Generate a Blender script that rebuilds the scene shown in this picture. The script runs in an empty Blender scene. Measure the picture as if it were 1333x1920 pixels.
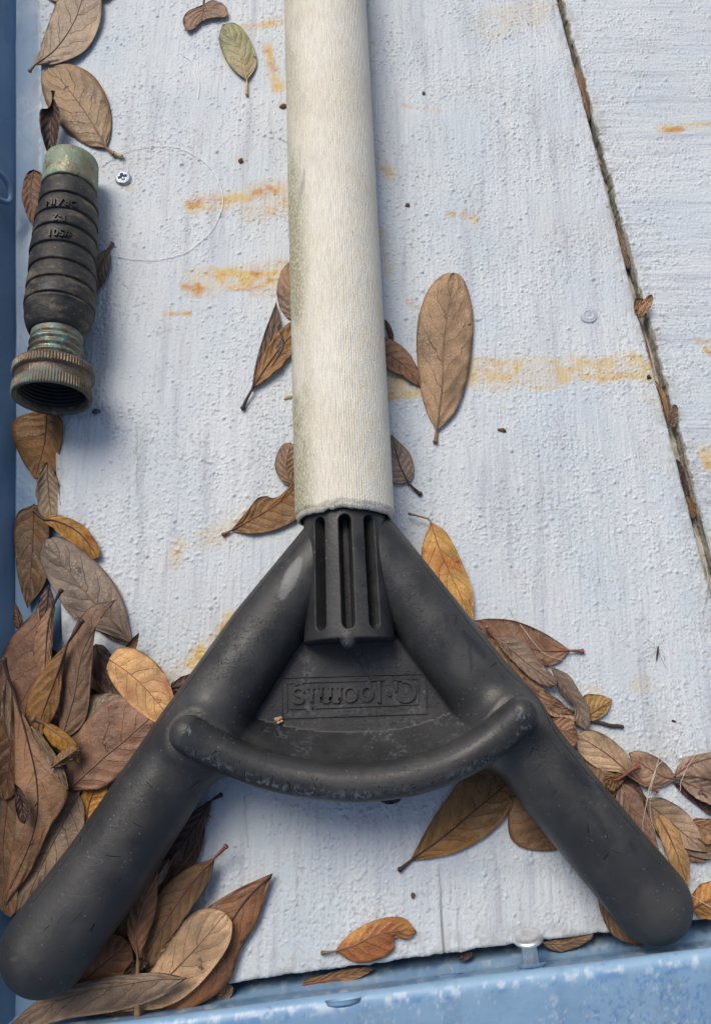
import bpy, math, random
import numpy as np
from mathutils import Vector

# ---------------------------------------------------------------- camera, sky, sun, exposure
S = bpy.context.scene
F_PX, CX, CY, TH, H = 1450.0, 666.5, 960.0, math.radians(15.0), 0.319
cam = bpy.data.cameras.new('camera'); camo = bpy.data.objects.new('camera', cam)
S.collection.objects.link(camo); S.camera = camo
cam.sensor_fit = 'VERTICAL'; cam.sensor_height = 36.0; cam.lens = 36.0 * F_PX / 1920.0
cam.clip_start = 0.01; cam.clip_end = 20.0
camo.location = (0, 0, H); camo.rotation_euler = (TH, 0, 0)
SUN = Vector((-0.42, 0.68, 1.0)).normalized()
world = bpy.data.worlds.new('World'); S.world = world; world.use_nodes = True
wn = world.node_tree.nodes; sky = wn.new('ShaderNodeTexSky'); sky.sky_type = 'NISHITA'
sky.sun_disc = False; sky.sun_elevation = math.asin(SUN.z); sky.sun_rotation = math.atan2(SUN.x, SUN.y)
sky.air_density = 1.0; sky.dust_density = 4.0; sky.ozone_density = 1.0
bg = wn['Background']; bg.inputs[1].default_value = 0.078
world.node_tree.links.new(sky.outputs[0], bg.inputs[0])
sl = bpy.data.lights.new('sun', 'SUN'); sl.energy = 1.5; sl.angle = math.radians(32); sl.color = (1.0, 0.94, 0.84)
slo = bpy.data.objects.new('sun', sl); S.collection.objects.link(slo)
slo.rotation_euler = SUN.to_track_quat('Z', 'Y').to_euler()
S.view_settings.view_transform = 'Standard'; S.view_settings.look = 'None'
S.view_settings.gamma = 1.0; S.view_settings.exposure = 0.54
S.render.resolution_x = 710; S.render.resolution_y = 1024

MM = 0.001
COL = S.collection
ST, CT = math.sin(TH), math.cos(TH)

def P(px, py, z=0.0):
    """point at height z (mm) seen at photograph pixel px,py; returns mm"""
    a = (px - CX) / F_PX; b = (CY - py) / F_PX
    dx, dy, dz = a, ST + b * CT, -CT + b * ST
    t = (H * 1000 - z) / (-dz)
    return np.array([dx * t, dy * t, z + 0.0 * t])

def PA(px, py, z):
    a = (px - CX) / F_PX; b = (CY - py) / F_PX
    dy, dz = ST + b * CT, -CT + b * ST
    t = (H * 1000 - z) / (-dz)
    return np.stack([a * t, dy * t, z + 0 * t], -1)

def unproj(x, y, z):
    zz = z - H * 1000
    fwd = y * ST - zz * CT; up = y * CT + zz * ST
    return CX + F_PX * x / fwd, CY - F_PX * up / fwd

# ---------------------------------------------------------------- noise in numpy
def vnoise(x, y, sx, sy, seed):
    G = np.random.default_rng(seed).random((256, 256))
    u = x / sx + 1000; v = y / sy + 1000
    i = np.floor(u).astype(int); j = np.floor(v).astype(int)
    fu = u - i; fv = v - j; fu = fu * fu * (3 - 2 * fu); fv = fv * fv * (3 - 2 * fv)
    i0 = i % 256; i1 = (i + 1) % 256; j0 = j % 256; j1 = (j + 1) % 256
    return (G[i0, j0] * (1 - fu) * (1 - fv) + G[i1, j0] * fu * (1 - fv) + G[i0, j1] * (1 - fu) * fv + G[i1, j1] * fu * fv)

def fbm(x, y, s, seed, n=4, ax=1.0):
    r = 0; a = 1; t = 0
    for k in range(n):
        r = r + a * vnoise(x, y, s / 2 ** k, s * ax / 2 ** k, seed + k * 7); t += a; a *= 0.55
    return r / t

def sstep(e0, e1, x):
    t = np.clip((x - e0) / (e1 - e0), 0, 1); return t * t * (3 - 2 * t)

# ---------------------------------------------------------------- mesh helpers (coordinates in mm)
def mesh_np(name, v, quads, smooth=True, tris=None):
    m = bpy.data.meshes.new(name)
    v = np.asarray(v, dtype=np.float64).reshape(-1, 3) * MM
    quads = np.asarray(quads, dtype=np.int32).reshape(-1, 4) if quads is not None and len(quads) else np.zeros((0, 4), np.int32)
    tris = np.asarray(tris, dtype=np.int32).reshape(-1, 3) if tris is not None and len(tris) else np.zeros((0, 3), np.int32)
    m.vertices.add(len(v)); m.vertices.foreach_set('co', v.astype(np.float32).ravel())
    nl = quads.size + tris.size
    m.loops.add(nl); m.loops.foreach_set('vertex_index', np.concatenate([quads.ravel(), tris.ravel()]))
    m.polygons.add(len(quads) + len(tris))
    m.polygons.foreach_set('loop_start', np.concatenate([np.arange(len(quads)) * 4, quads.size + np.arange(len(tris)) * 3]).astype(np.int32))
    m.update(calc_edges=True); m.validate()
    m.polygons.foreach_set('use_smooth', np.full(len(m.polygons), smooth)); m.update()
    return m

def add(name, mesh, mat=None, parent=None):
    o = bpy.data.objects.new(name, mesh); COL.objects.link(o)
    if mat: mesh.materials.append(mat)
    if parent: o.parent = parent
    return o

def tag(o, label, cat, group=None):
    o['label'] = label; o['category'] = cat
    if group: o['group'] = group
    return o

def thing(name, label, cat, loc=(0, 0, 0), group=None):
    o = bpy.data.objects.new(name, None); COL.objects.link(o); o.empty_display_size = 0.01
    o.location = Vector(loc) * MM
    return tag(o, label, cat, group)

def grid_quads(nu, nv, wrap=False):
    i, j = np.meshgrid(np.arange(nu - 1), np.arange(nv if wrap else nv - 1), indexing='ij')
    j2 = (j + 1) % nv
    return np.stack([i * nv + j, (i + 1) * nv + j, (i + 1) * nv + j2, i * nv + j2], -1).reshape(-1, 4)

class MB:
    def __init__(s): s.v = []; s.q = []; s.t = []; s.n = 0
    def add(s, v, q=None, t=None):
        v = np.asarray(v, float).reshape(-1, 3)
        if q is not None and len(q): s.q.append(np.asarray(q) + s.n)
        if t is not None and len(t): s.t.append(np.asarray(t) + s.n)
        s.v.append(v); s.n += len(v)
    def tube(s, pts, rad, n=8, caps=True):
        pts = np.asarray(pts, float); m = len(pts)
        rad = np.full(m, rad, float) if np.isscalar(rad) else np.asarray(rad, float)
        T = np.gradient(pts, axis=0); T /= np.linalg.norm(T, axis=1)[:, None] + 1e-12
        up = np.array([0, 0, 1.0]) if abs(T[0][2]) < 0.9 else np.array([1.0, 0, 0])
        vs = []
        for k in range(m):
            a = np.cross(T[k], up); a /= np.linalg.norm(a) + 1e-12; b = np.cross(a, T[k]); up = b
            th = np.arange(n) / n * 2 * math.pi
            vs.append(pts[k] + rad[k] * (np.cos(th)[:, None] * a + np.sin(th)[:, None] * b))
        v = np.concatenate(vs); q = grid_quads(m, n, True)[:, ::-1]
        base = m * n; t = []
        if caps:
            v = np.concatenate([v, [pts[0] - T[0] * rad[0] * .5, pts[-1] + T[-1] * rad[-1] * .5]])
            for k in range(n):
                t.append((base, (k + 1) % n, k)); t.append((base + 1, (m - 1) * n + k, (m - 1) * n + (k + 1) % n))
        s.add(v, q, t)
    def lathe(s, prof, C0, A, n=64, mod=None):
        """prof: (axial, radius) list around axis C0 + s*A"""
        A = np.asarray(A, float); A = A / np.linalg.norm(A)
        X = np.cross(A, [0, 0, 1.0]); X /= np.linalg.norm(X); Y = np.cross(X, A)
        th = np.arange(n) / n * 2 * math.pi
        d = np.cos(th)[:, None] * X + np.sin(th)[:, None] * Y
        vs = []
        for k, (a, r) in enumerate(prof):
            rr = r * np.ones(n)
            if mod is not None: rr = rr + mod(k, a, th)
            vs.append(np.asarray(C0) + a * A + rr[:, None] * d)
        s.add(np.concatenate(vs), grid_quads(len(prof), n, True))
    def build(s, name, mat=None, parent=None, smooth=True, off=None):
        v = np.concatenate(s.v)
        if off is not None: v = v - np.asarray(off)
        m = mesh_np(name, v, np.concatenate(s.q) if s.q else None, smooth, np.concatenate(s.t) if s.t else None)
        return add(name, m, mat, parent)

def spline(pts, n):
    pts = np.asarray(pts, float)
    if len(pts) == 2:
        t = np.linspace(0, 1, n)[:, None]; return pts[0] * (1 - t) + pts[1] * t
    ext = np.vstack([2 * pts[0] - pts[1], pts, 2 * pts[-1] - pts[-2]])
    out = []; segs = len(pts) - 1
    for u in np.linspace(0, segs, n):
        k = min(int(u), segs - 1); f = u - k
        p0, p1, p2, p3 = ext[k], ext[k + 1], ext[k + 2], ext[k + 3]
        out.append(0.5 * ((2 * p1) + (-p0 + p2) * f + (2 * p0 - 5 * p1 + 4 * p2 - p3) * f * f + (-p0 + 3 * p1 - 3 * p2 + p3) * f ** 3))
    return np.array(out)

def set_attr(mesh, name, rgb):
    a = mesh.color_attributes.new(name, 'FLOAT_COLOR', 'POINT')
    c = np.ones((len(mesh.vertices), 4), np.float32); c[:, :3] = rgb
    a.data.foreach_set('color', c.ravel())

def shade_auto(o): pass

# ---------------------------------------------------------------- materials
class Mat:
    def __init__(s, name, rough=0.6, spec=0.5):
        s.m = bpy.data.materials.new(name); s.m.use_nodes = True; s.t = s.m.node_tree
        s.b = s.t.nodes['Principled BSDF']; s.b.inputs['Roughness'].default_value = rough
        s.b.inputs['Specular IOR Level'].default_value = spec
        s.tc = s.t.nodes.new('ShaderNodeTexCoord')
    def n(s, typ, **kw):
        x = s.t.nodes.new(typ)
        for k, v in kw.items(): setattr(x, k, v)
        return x
    def l(s, a, b): s.t.links.new(a, b)
    def put(s, sock, v):
        if hasattr(v, 'node'): s.l(v, sock)
        else: sock.default_value = v if not (isinstance(v, tuple) and len(v) == 3 and sock.type == 'RGBA') else (*v, 1)
    def math(s, op, a, b=0.0, c=None, clamp=False):
        x = s.n('ShaderNodeMath', operation=op, use_clamp=clamp); s.put(x.inputs[0], a); s.put(x.inputs[1], b)
        if c is not None: s.put(x.inputs[2], c)
        return x.outputs[0]
    def coord(s, scale=(1, 1, 1), which='Object', rnd=False, src=None):
        mp = s.n('ShaderNodeMapping'); mp.inputs['Scale'].default_value = scale
        s.l(src if src is not None else s.tc.outputs[which], mp.inputs['Vector'])
        if rnd:
            oi = s.n('ShaderNodeObjectInfo'); cb = s.n('ShaderNodeCombineXYZ')
            r = s.math('MULTIPLY', oi.outputs['Random'], 37.0)
            s.l(r, cb.inputs[0]); s.l(r, cb.inputs[1]); s.l(cb.outputs[0], mp.inputs['Location'])
        return mp.outputs[0]
    def noise(s, scale, detail=4, co=None, rough=0.55, dist=0.0):
        x = s.n('ShaderNodeTexNoise'); x.inputs['Scale'].default_value = scale; x.inputs['Detail'].default_value = detail
        x.inputs['Roughness'].default_value = rough; x.inputs['Distortion'].default_value = dist
        s.l(co if co is not None else s.tc.outputs['Object'], x.inputs['Vector']); return x.outputs['Fac']
    def voro(s, scale, co=None, feature='F1', rand=1.0):
        x = s.n('ShaderNodeTexVoronoi', feature=feature); x.inputs['Scale'].default_value = scale; x.inputs['Randomness'].default_value = rand
        s.l(co if co is not None else s.tc.outputs['Object'], x.inputs['Vector']); return x.outputs['Distance']
    def ramp(s, f, a, b, lo=0.0, hi=1.0):
        x = s.n('ShaderNodeMapRange'); x.interpolation_type = 'SMOOTHSTEP'
        s.put(x.inputs[0], f); x.inputs[1].default_value = a; x.inputs[2].default_value = b
        x.inputs[3].default_value = lo; x.inputs[4].default_value = hi; return x.outputs[0]
    def mix(s, f, a, b, blend='MIX'):
        x = s.n('ShaderNodeMix', data_type='RGBA', blend_type=blend)
        s.put(x.inputs[0], f); s.put(x.inputs[6], a); s.put(x.inputs[7], b); return x.outputs[2]
    def bump(s, h, dist, strength=1.0, prev=None):
        x = s.n('ShaderNodeBump'); x.inputs['Distance'].default_value = dist; x.inputs['Strength'].default_value = strength
        s.l(h, x.inputs['Height'])
        if prev is not None: s.l(prev, x.inputs['Normal'])
        return x.outputs[0]
    def attrv(s, name, scale):
        a = s.n('ShaderNodeAttribute', attribute_name=name); return s.coord(scale, src=a.outputs['Vector'])
    def attr(s, name):
        a = s.n('ShaderNodeAttribute', attribute_name=name); sp = s.n('ShaderNodeSeparateColor'); s.l(a.outputs['Color'], sp.inputs[0])
        return sp.outputs[0], sp.outputs[1], sp.outputs[2]
    def out(s, col=None, rough=None, normal=None, metal=None):
        if col is not None: s.put(s.b.inputs['Base Color'], col)
        if rough is not None: s.put(s.b.inputs['Roughness'], rough)
        if normal is not None: s.l(normal, s.b.inputs['Normal'])
        if metal is not None: s.put(s.b.inputs['Metallic'], metal)
        return s.m

def mat_deck(name, gx, gy):
    s = Mat(name, 0.62, 0.4)
    r, g, b = s.attr('stain')
    n1 = s.noise(28, 4); n2 = s.noise(160, 5, s.coord((gx, gy, 1)))
    n3 = s.noise(900, 3)
    c = s.mix(s.ramp(n1, .3, .7), (.52, .585, .64), (.605, .645, .675))
    c = s.mix(s.ramp(n2, .48, .70), c, (.47, .505, .56)); nb = s.noise(45, 4, s.coord((gx, gy * .5, 1))); c = s.mix(s.ramp(nb, .48, .66, 0, .35), c, (.65, .68, .71)); ng = s.noise(14, 5); c = s.mix(s.ramp(ng, .52, .70, 0, .35), c, (.46, .48, .49))
    grit = s.math('MULTIPLY', s.ramp(n3, .60, .70), s.ramp(n1, .35, .65)); c = s.mix(s.math('MULTIPLY', grit, .55), c, (.33, .345, .36))
    c = s.mix(b, c, (.27, .255, .215))
    rc = s.mix(g, (.60, .44, .17), (.50, .235, .05))
    c = s.mix(s.math('MULTIPLY', r, 1.0), c, rc)
    f = s.math('ADD', s.math('MULTIPLY', s.noise(700, 4), .7), s.math('MULTIPLY', s.noise(420, 3, s.coord((gx, gy, 1))), .8))
    return s.out(c, normal=s.bump(f, .0007, .75))

def mat_plain(name, c, rough=.6, ns=60, var=.25, bump=.0002, spec=.4):
    s = Mat(name, rough, spec); n = s.noise(ns, 5)
    d = tuple(x * (1 - var) for x in c); e = tuple(min(1, x * (1 + var)) for x in c)
    return s.out(s.mix(s.ramp(n, .3, .7), d, e), normal=s.bump(s.noise(ns * 6, 4), bump, .6))

def mat_blue(name, base, light, wear=True):
    s = Mat(name, 0.42, 0.5)
    n1 = s.noise(25, 5); n2 = s.noise(110, 5, s.coord((1, .25, 1))); n3 = s.noise(240, 4)
    c = s.mix(s.ramp(n1, .3, .7), base, light)
    c = s.mix(s.math('MULTIPLY', s.ramp(n2, .56, .66), .35), c, tuple(x * .75 for x in base))
    c = s.mix(s.math('MULTIPLY', s.ramp(n3, .68, .74), .5), c, (.16, .17, .18))
    if wear:
        r, g, b = s.attr('wear')
        c = s.mix(r, c, (.72, .78, .82)); c = s.mix(g, c, (.07, .20, .46)); c = s.mix(b, c, (.20, .24, .29))
    return s.out(c, s.ramp(n1, .3, .7, .34, .52), s.bump(s.math('ADD', s.noise(90, 4), s.math('MULTIPLY', s.noise(500, 3), .3)), .0007, .5))

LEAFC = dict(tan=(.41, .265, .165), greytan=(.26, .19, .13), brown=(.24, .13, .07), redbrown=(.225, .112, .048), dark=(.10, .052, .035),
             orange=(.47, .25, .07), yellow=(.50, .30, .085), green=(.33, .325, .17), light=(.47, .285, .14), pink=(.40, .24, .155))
def mat_leaf(kind):
    base = LEAFC[kind]; s = Mat('leaf_' + kind, .5, .42)
    uv = s.n('ShaderNodeUVMap', uv_map='UVMap'); sp = s.n('ShaderNodeSeparateXYZ'); s.l(uv.outputs[0], sp.inputs[0])
    oi = s.n('ShaderNodeObjectInfo'); rnd = oi.outputs['Random']
    co = s.coord((1, 1, 1), rnd=True)
    av = s.math('ABSOLUTE', s.math('SUBTRACT', s.math('MULTIPLY', sp.outputs[1], 2.0), 1.0))
    wob = s.math('MULTIPLY', s.math('SUBTRACT', s.noise(70, 4, co), .5), 1.5)
    side = s.math('MULTIPLY', s.math('GREATER_THAN', sp.outputs[1], .5), .37)
    q = s.math('ADD', s.math('SUBTRACT', s.math('MULTIPLY', sp.outputs[0], 7.0), s.math('MULTIPLY', s.math('POWER', av, 1.25), 1.7)), s.math('ADD', wob, side))
    pp = s.math('PINGPONG', q, .5)
    vein = s.ramp(pp, .0, .045, 1, 0)
    vein = s.math('MULTIPLY', vein, s.ramp(av, .45, .98, 1, .12))
    ret = s.ramp(s.voro(520, co, 'DISTANCE_TO_EDGE'), 0, .07, 1, 0)
    n1 = s.noise(55, 4, co); n2 = s.noise(210, 5, co, .65); n3 = s.noise(130, 3, co)
    c = s.mix(s.ramp(n1, .28, .72), tuple(x * .56 for x in base), tuple(min(1, x * 1.34) for x in base))
    bl = s.ramp(n2, .55, .72); c = s.mix(s.math('MULTIPLY', bl, .62), c, tuple(x * .5 for x in base))
    # grey bloom in patches
    c = s.mix(s.ramp(n3, .50, .72, 0, .30), c, (.27, .20, .14) if kind not in ('orange', 'yellow', 'green') else base)
    if kind in ('yellow', 'orange'):
        c = s.mix(s.ramp(s.noise(45, 2, co), .52, .62, 0, .7), c, (.42, .17, .04) if kind == 'yellow' else (.34, .12, .04))
        if kind == 'yellow': c = s.mix(s.ramp(s.noise(38, 2, s.coord((1.3, 1, 1), rnd=True)), .56, .66, 0, .6), c, (.38, .36, .13))
    if kind == 'green': c = s.mix(s.ramp(sp.outputs[0], .1, .75, .8, 0), c, (.40, .29, .20))
    vc = tuple(x * .55 for x in base) if kind in ('tan', 'greytan', 'orange', 'yellow', 'light', 'green', 'pink') else tuple(min(1, x * 1.75) for x in base)
    c = s.mix(s.math('MULTIPLY', vein, s.ramp(n3, .35, .6, .06, .38)), c, vc)
    c = s.mix(s.math('MULTIPLY', ret, .22), c, vc)
    wv = s.n('ShaderNodeTexNoise'); wv.inputs['Scale'].default_value = 260; s.l(co, wv.inputs['Vector']); av_ = s.n('ShaderNodeVectorMath', operation='MULTIPLY_ADD'); s.l(wv.outputs['Color'], av_.inputs[0]); av_.inputs[1].default_value = (.009, .009, .009); s.l(co, av_.inputs[2])
    spots = s.ramp(s.voro(95, av_.outputs[0]), .07, .17, 1, 0); spots = s.math('MULTIPLY', spots, s.ramp(s.noise(40, 1, co), .50, .56))
    c = s.mix(s.math('MULTIPLY', spots, .8), c, (.035, .02, .018))
    if kind == 'pink': c = s.mix(s.ramp(s.noise(330, 3, co), .54, .60, 0, .75), c, (.16, .075, .055))
    fine = s.ramp(s.voro(420, co), .06, .14, 1, 0); c = s.mix(s.math('MULTIPLY', fine, s.ramp(n1, .42, .58, 0, .75)), c, (.05, .03, .025))
    edge = s.ramp(av, .93, 1.0); c = s.mix(s.math('MULTIPLY', edge, .35), c, tuple(x * .38 for x in base))
    hv = s.n('ShaderNodeHueSaturation'); s.l(c, hv.inputs['Color'])
    s.l(s.ramp(rnd, 0, 1, .72, 1.14), hv.inputs['Value']); s.l(s.ramp(s.math('FRACT', s.math('MULTIPLY', rnd, 7.3)), 0, 1, .490, .508), hv.inputs['Hue'])
    s.l(s.ramp(s.math('FRACT', s.math('MULTIPLY', rnd, 3.7)), 0, 1, .86, 1.10), hv.inputs['Saturation'])
    c = hv.outputs[0]
    h = s.math('ADD', s.math('MULTIPLY', vein, -.45), s.math('ADD', s.math('MULTIPLY', ret, .10), s.math('MULTIPLY', s.noise(140, 4, co), 1.1)))
    h = s.math('ADD', h, s.math('MULTIPLY', s.ramp(pp, 0, .5), .28)); h = s.math('ADD', h, s.math('MULTIPLY', s.noise(420, 5, co), .55))
    s.out(c, s.ramp(n1, .3, .7, .40, .58), s.bump(h, .0008, .8))
    s.b.inputs['Transmission Weight'].default_value = 0
    return s.m
ML = {}
def leafmat(k):
    if k not in ML: ML[k] = mat_leaf(k)
    return ML[k]
MST = {}
def stalkmat(k):
    if k not in MST:
        c = {'dark': (.05, .028, .022), 'tan': (.20, .12, .07), 'red': (.20, .07, .045), 'pale': (.52, .36, .16)}[k]
        MST[k] = mat_plain('stalk_' + k, c, .55, 200, .3, .0001)
    return MST[k]
# ---------------------------------------------------------------- the setting: deck boards, gutter, walls
def line_at(p, q, py):          # world point on line p-q (mm) whose y equals the deck y of row py
    y = P(666, py, 0)[1]; t = (y - p[1]) / (q[1] - p[1]); return p + t * (q - p)
def isect(p, q, r, s_):
    a = q[:2] - p[:2]; b = s_[:2] - r[:2]; c = r[:2] - p[:2]
    t = (c[0] * b[1] - c[1] * b[0]) / (a[0] * b[1] - a[1] * b[0]); v = p[:2] + t * a; return np.array([v[0], v[1], 0.0])

EL0, EL1 = P(72, 0), P(117, 1200)          # left edge of the main board
GR0, GR1 = P(1044, 0), P(1323, 1080)       # right edge of the main board (the gap)
FR0, FR1 = P(430, 1843), P(1130, 1750)     # front edge
TL = line_at(EL0, EL1, -330); TR = line_at(GR0, GR1, -330)
BL = isect(EL0, EL1, FR0, FR1); BR = isect(GR0, GR1, FR0, FR1)

def seg_mask(px, py, x0, y0, x1, y1, hw, soft, seed, amt, thr=.42, ns=22):
    dx, dy = x1 - x0, y1 - y0; L2 = dx * dx + dy * dy + 1e-6
    t = np.clip(((px - x0) * dx + (py - y0) * dy) / L2, 0, 1)
    d = np.hypot(px - x0 - t * dx, py - y0 - t * dy)
    n = fbm(px * .6, py * 1.3, ns, seed, 4)
    m = sstep(hw + soft * 1.5, hw - soft * .9, d + (n - .5) * hw * 1.3)
    return min(1, amt * 1.2) * m * (0.34 + 0.66 * sstep(.36, .64, fbm(px * .7, py * 1.2, ns * .7, seed + 50, 4)))
# x0,y0,x1,y1, half width, softness, amount, redness
STAINS = [(360, 385, 535, 352, 11, 9, .75, .55), (465, 398, 545, 388, 15, 9, .5, .30), (362, 532, 548, 508, 19, 8, .8, .5), (480, 543, 548, 538, 10, 7, .65, .5),
          (308, 588, 356, 588, 3, 3, .8, .6), (458, 52, 530, 40, 4, 5, 1., 1.), (503, 92, 522, 165, 7, 7, .85, .65), (730, 722, 785, 714, 22, 9, .7, .15),
          (870, 703, 1216, 688, 24, 9, .62, .12), (880, 690, 930, 690, 14, 8, .6, .4), (703, 285, 733, 330, 8, 8, .6, .3), (713, 440, 727, 505, 8, 8, .5, .3),
          (838, 403, 850, 403, 4, 4, .6, .9), (868, 402, 890, 416, 6, 5, .7, .5), (757, 196, 772, 199, 3, 3, .5, .7), (800, 204, 822, 208, 3, 3, .6, .6),
          (336, 1020, 328, 1055, 9, 8, .6, .2), (385, 1015, 475, 965, 14, 14, .35, .05), (365, 1245, 440, 1165, 14, 9, .9, .35), (320, 1270, 345, 1250, 8, 10, .3, .1),
          (915, 45, 1005, 25, 22, 16, .22, .1), (1195, 1284, 1212, 1284, 9, 7, .35, .05), (1105, 1292, 1118, 1296, 9, 7, .3, .05), (420, 120, 470, 60, 8, 10, .18, .1),
          (240, 350, 250, 356, 3, 3, .5, .5), (445, 298, 458, 304, 3, 3, .4, .8), (525, 195, 540, 198, 4, 4, .7, .5), (760, 560, 775, 575, 4, 5, .3, .4),
          (1210, 740, 1240, 760, 5, 8, .2, .2), (690, 30, 700, 240, 4, 8, .2, .2), (940, 765, 955, 770, 3, 3, .2, .5)]
STAINS_B = [(1236, 243, 1275, 240, 7, 5, .9, .45), (1275, 238, 1400, 232, 4, 5, .6, .25), (1318, 842, 1332, 872, 12, 7, .9, .35), (1322, 655, 1333, 662, 4, 4, .9, .95), (1308, 640, 1330, 642, 5, 4, .4, .4)]

def board(name, c00, c10, c11, c01, sp, grain, seed, stains, mat, sidemat, nnod, thick=7.0, seam=False, rag=(0, 0), bare=0):
    """c00 front-left, c10 front-right, c11 back-right, c01 back-left"""
    nu = int(max(np.linalg.norm(c10 - c00), np.linalg.norm(c11 - c01)) / sp); nv = int(np.linalg.norm(c01 - c00) / sp)
    U, V = np.meshgrid(np.linspace(0, 1, nu), np.linspace(0, 1, nv), indexing='ij')
    Q = ((1 - U) * (1 - V))[..., None] * c00 + (U * (1 - V))[..., None] * c10 + (U * V)[..., None] * c11 + ((1 - U) * V)[..., None] * c01
    X, Y = Q[..., 0].copy(), Q[..., 1].copy()
    L = np.linalg.norm(c01 - c00); W = np.linalg.norm(c11 - c01)
    # ragged long edges and front edge
    if rag[0]:
        e = (fbm(X * 0, Y, 16, seed + 1, 4) - .5) * rag[0] * 2 + np.where(fbm(X * 0, Y, 9, seed + 2, 3) > .62, rag[0] * .9, 0)
        X += e * np.clip(1 - U * W / 6, 0, 1)
    if rag[1]: X += (fbm(X * 0, Y, 7, seed + 3, 3) - .5) * rag[1] * np.clip(1 - (1 - U) * W / 4, 0, 1)
    Y += ((fbm(X, Y * 0, 5, seed + 4, 4) - .5) * 1.4) * np.clip(1 - V * L / 4, 0, 1)
    px, py = unproj(X, Y, 0 * X)
    gx, gy = grain
    Z = (fbm(X, Y, 60, seed + 5, 3) - .5) * .9
    Z += (fbm(X / gx, Y / gy, .9, seed + 6, 3) - .5) * .34
    Z += (fbm(X / gx, Y / gy, 4.5, seed + 7, 3) - .5) * .20
    dens = fbm(X, Y, 26, seed + 8, 4)
    Z += (fbm(X, Y, 1.7, seed + 9, 3) - .5) * .08 * sstep(.35, .6, dens)
    rng = np.random.default_rng(seed); N = np.zeros_like(Z)
    ii = rng.integers(0, nu, nnod * 2); jj = rng.integers(0, nv, nnod * 2)
    keep = rng.random(nnod * 2) < np.clip((dens[ii, jj] - .38) * 4.2, .07, 1); ii = ii[keep]; jj = jj[keep]
    k = len(ii); r = np.clip(rng.lognormal(-.88, .36, k), .26, 1.25); h = r * rng.uniform(.24, .66, k)
    cx, cy = X[ii, jj] + rng.uniform(-.2, .2, k), Y[ii, jj] + rng.uniform(-.2, .2, k)
    an = rng.uniform(0, math.pi, k); el = rng.uniform(.6, 1, k); ca, sa = np.cos(an), np.sin(an)
    w = 3
    for di in range(-w, w + 1):
        for dj in range(-w, w + 1):
            a = np.clip(ii + di, 0, nu - 1); b = np.clip(jj + dj, 0, nv - 1)
            dx = X[a, b] - cx; dy = Y[a, b] - cy
            d2 = ((dx * ca + dy * sa) / r) ** 2 + ((-dx * sa + dy * ca) / (r * el)) ** 2
            np.maximum.at(N, (a, b), h * np.clip(1.25 * (1 - d2), 0, 1))
    Z += N
    dirt = np.zeros_like(Z); rust = np.zeros_like(Z); red = np.zeros_like(Z)
    for q, (x0, y0, x1, y1, hw, so, am, rd) in enumerate(stains):
        m = seg_mask(px, py, x0, y0, x1, y1, hw, so, seed + 100 + q * 3, am)
        red = np.where(m > rust, rd * (.1 + 1.9 * sstep(.42, .70, fbm(px * .5, py * 1.4, 15, seed + 300 + q, 3))), red); rust = np.maximum(rust, m)
    # open pits and fine pinholes
    pit = sstep(.76, .82, vnoise(X, Y, .9, .9, seed + 11)) * sstep(.5, .62, fbm(X, Y, 18, seed + 12, 3))
    Z -= pit * .22; dirt = np.maximum(dirt, pit * .35)
    spk = sstep(.80, .90, vnoise(X, Y, .62, .62, seed + 14)) * sstep(.42, .62, fbm(X, Y, 30, seed + 15, 4)); dirt = np.maximum(dirt, spk * .55)
    if bare: dirt = np.maximum(dirt, sstep(.1, -.1, U * W - bare - (fbm(Y * 0, Y, 5, seed + 17, 4) - .5) * 2.2)); Z -= .8 * np.clip(1 - U * W / (bare + .6), 0, 1)
    ck = sstep(.80, .86, vnoise(X, Y, .8 * (3 if gx < gy else 40), .8 * (40 if gx < gy else 3), seed + 13)) if False else 0
    if seam:
        # lap seam near the front edge and hairline cracks
        t = np.clip((py - 1635) / 155, 0, 1); xs = 822 + 12 * t
        on = sstep(1600, 1650, py)
        Z -= .9 * on * sstep(xs - 1, xs + 3, px) * sstep(1400, 1700, py)
        Z += .5 * on * np.exp(-((px - xs - 22) / 9) ** 2) * sstep(1640, 1720, py)
        g = np.exp(-((px - xs) / 2.2) ** 2) * on * sstep(1650, 1760, py); Z -= g * 1.2; dirt = np.maximum(dirt, g * .8)
        for x0, y0, x1, y1 in [(459, 1490, 466, 1590), (257, 800, 259, 930), (1300, 940, 1330, 1110)]:
            tt = np.clip((py - y0) / (y1 - y0), 0, 1); c = x0 + (x1 - x0) * tt + (vnoise(py, py, 12, 12, 5) - .5) * 4
            g = np.exp(-((px - c) / 1.3) ** 2) * (py > y0) * (py < y1); Z -= g * .35; dirt = np.maximum(dirt, g * .55)
        # soft old scrape streaks
        g = np.exp(-((px - (1225 + (py - 1340) * .12)) / 16) ** 2) * sstep(1320, 1350, py) * sstep(1440, 1400, py); dirt = np.maximum(dirt, g * .18)
    gr = .45 * sstep(9, 0, np.minimum(np.minimum(U * W, (1 - U) * W) * 1.3, V * L) + (fbm(X, Y, 8, seed + 19, 4) - .5) * 9) * sstep(.35, .65, fbm(X, Y, 3, seed + 21, 4)); dirt = np.maximum(dirt, gr)
    edge = np.minimum(U * W, (1 - U) * W); Z -= .7 * np.clip(1 - edge / 1.2, 0, 1) ** 2
    Z -= .7 * np.clip(1 - V * L / 1.2, 0, 1) ** 2
    v = np.stack([X, Y, Z], -1).reshape(-1, 3)
    m = mesh_np(name, v, grid_quads(nu, nv))
    set_attr(m, 'stain', np.stack([rust, np.clip(red, 0, 1), dirt], -1).reshape(-1, 3))
    o = add(name, m, mat); o['kind'] = 'structure'
    # side faces
    idx = np.arange(nu * nv).reshape(nu, nv); mb = MB()
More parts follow.
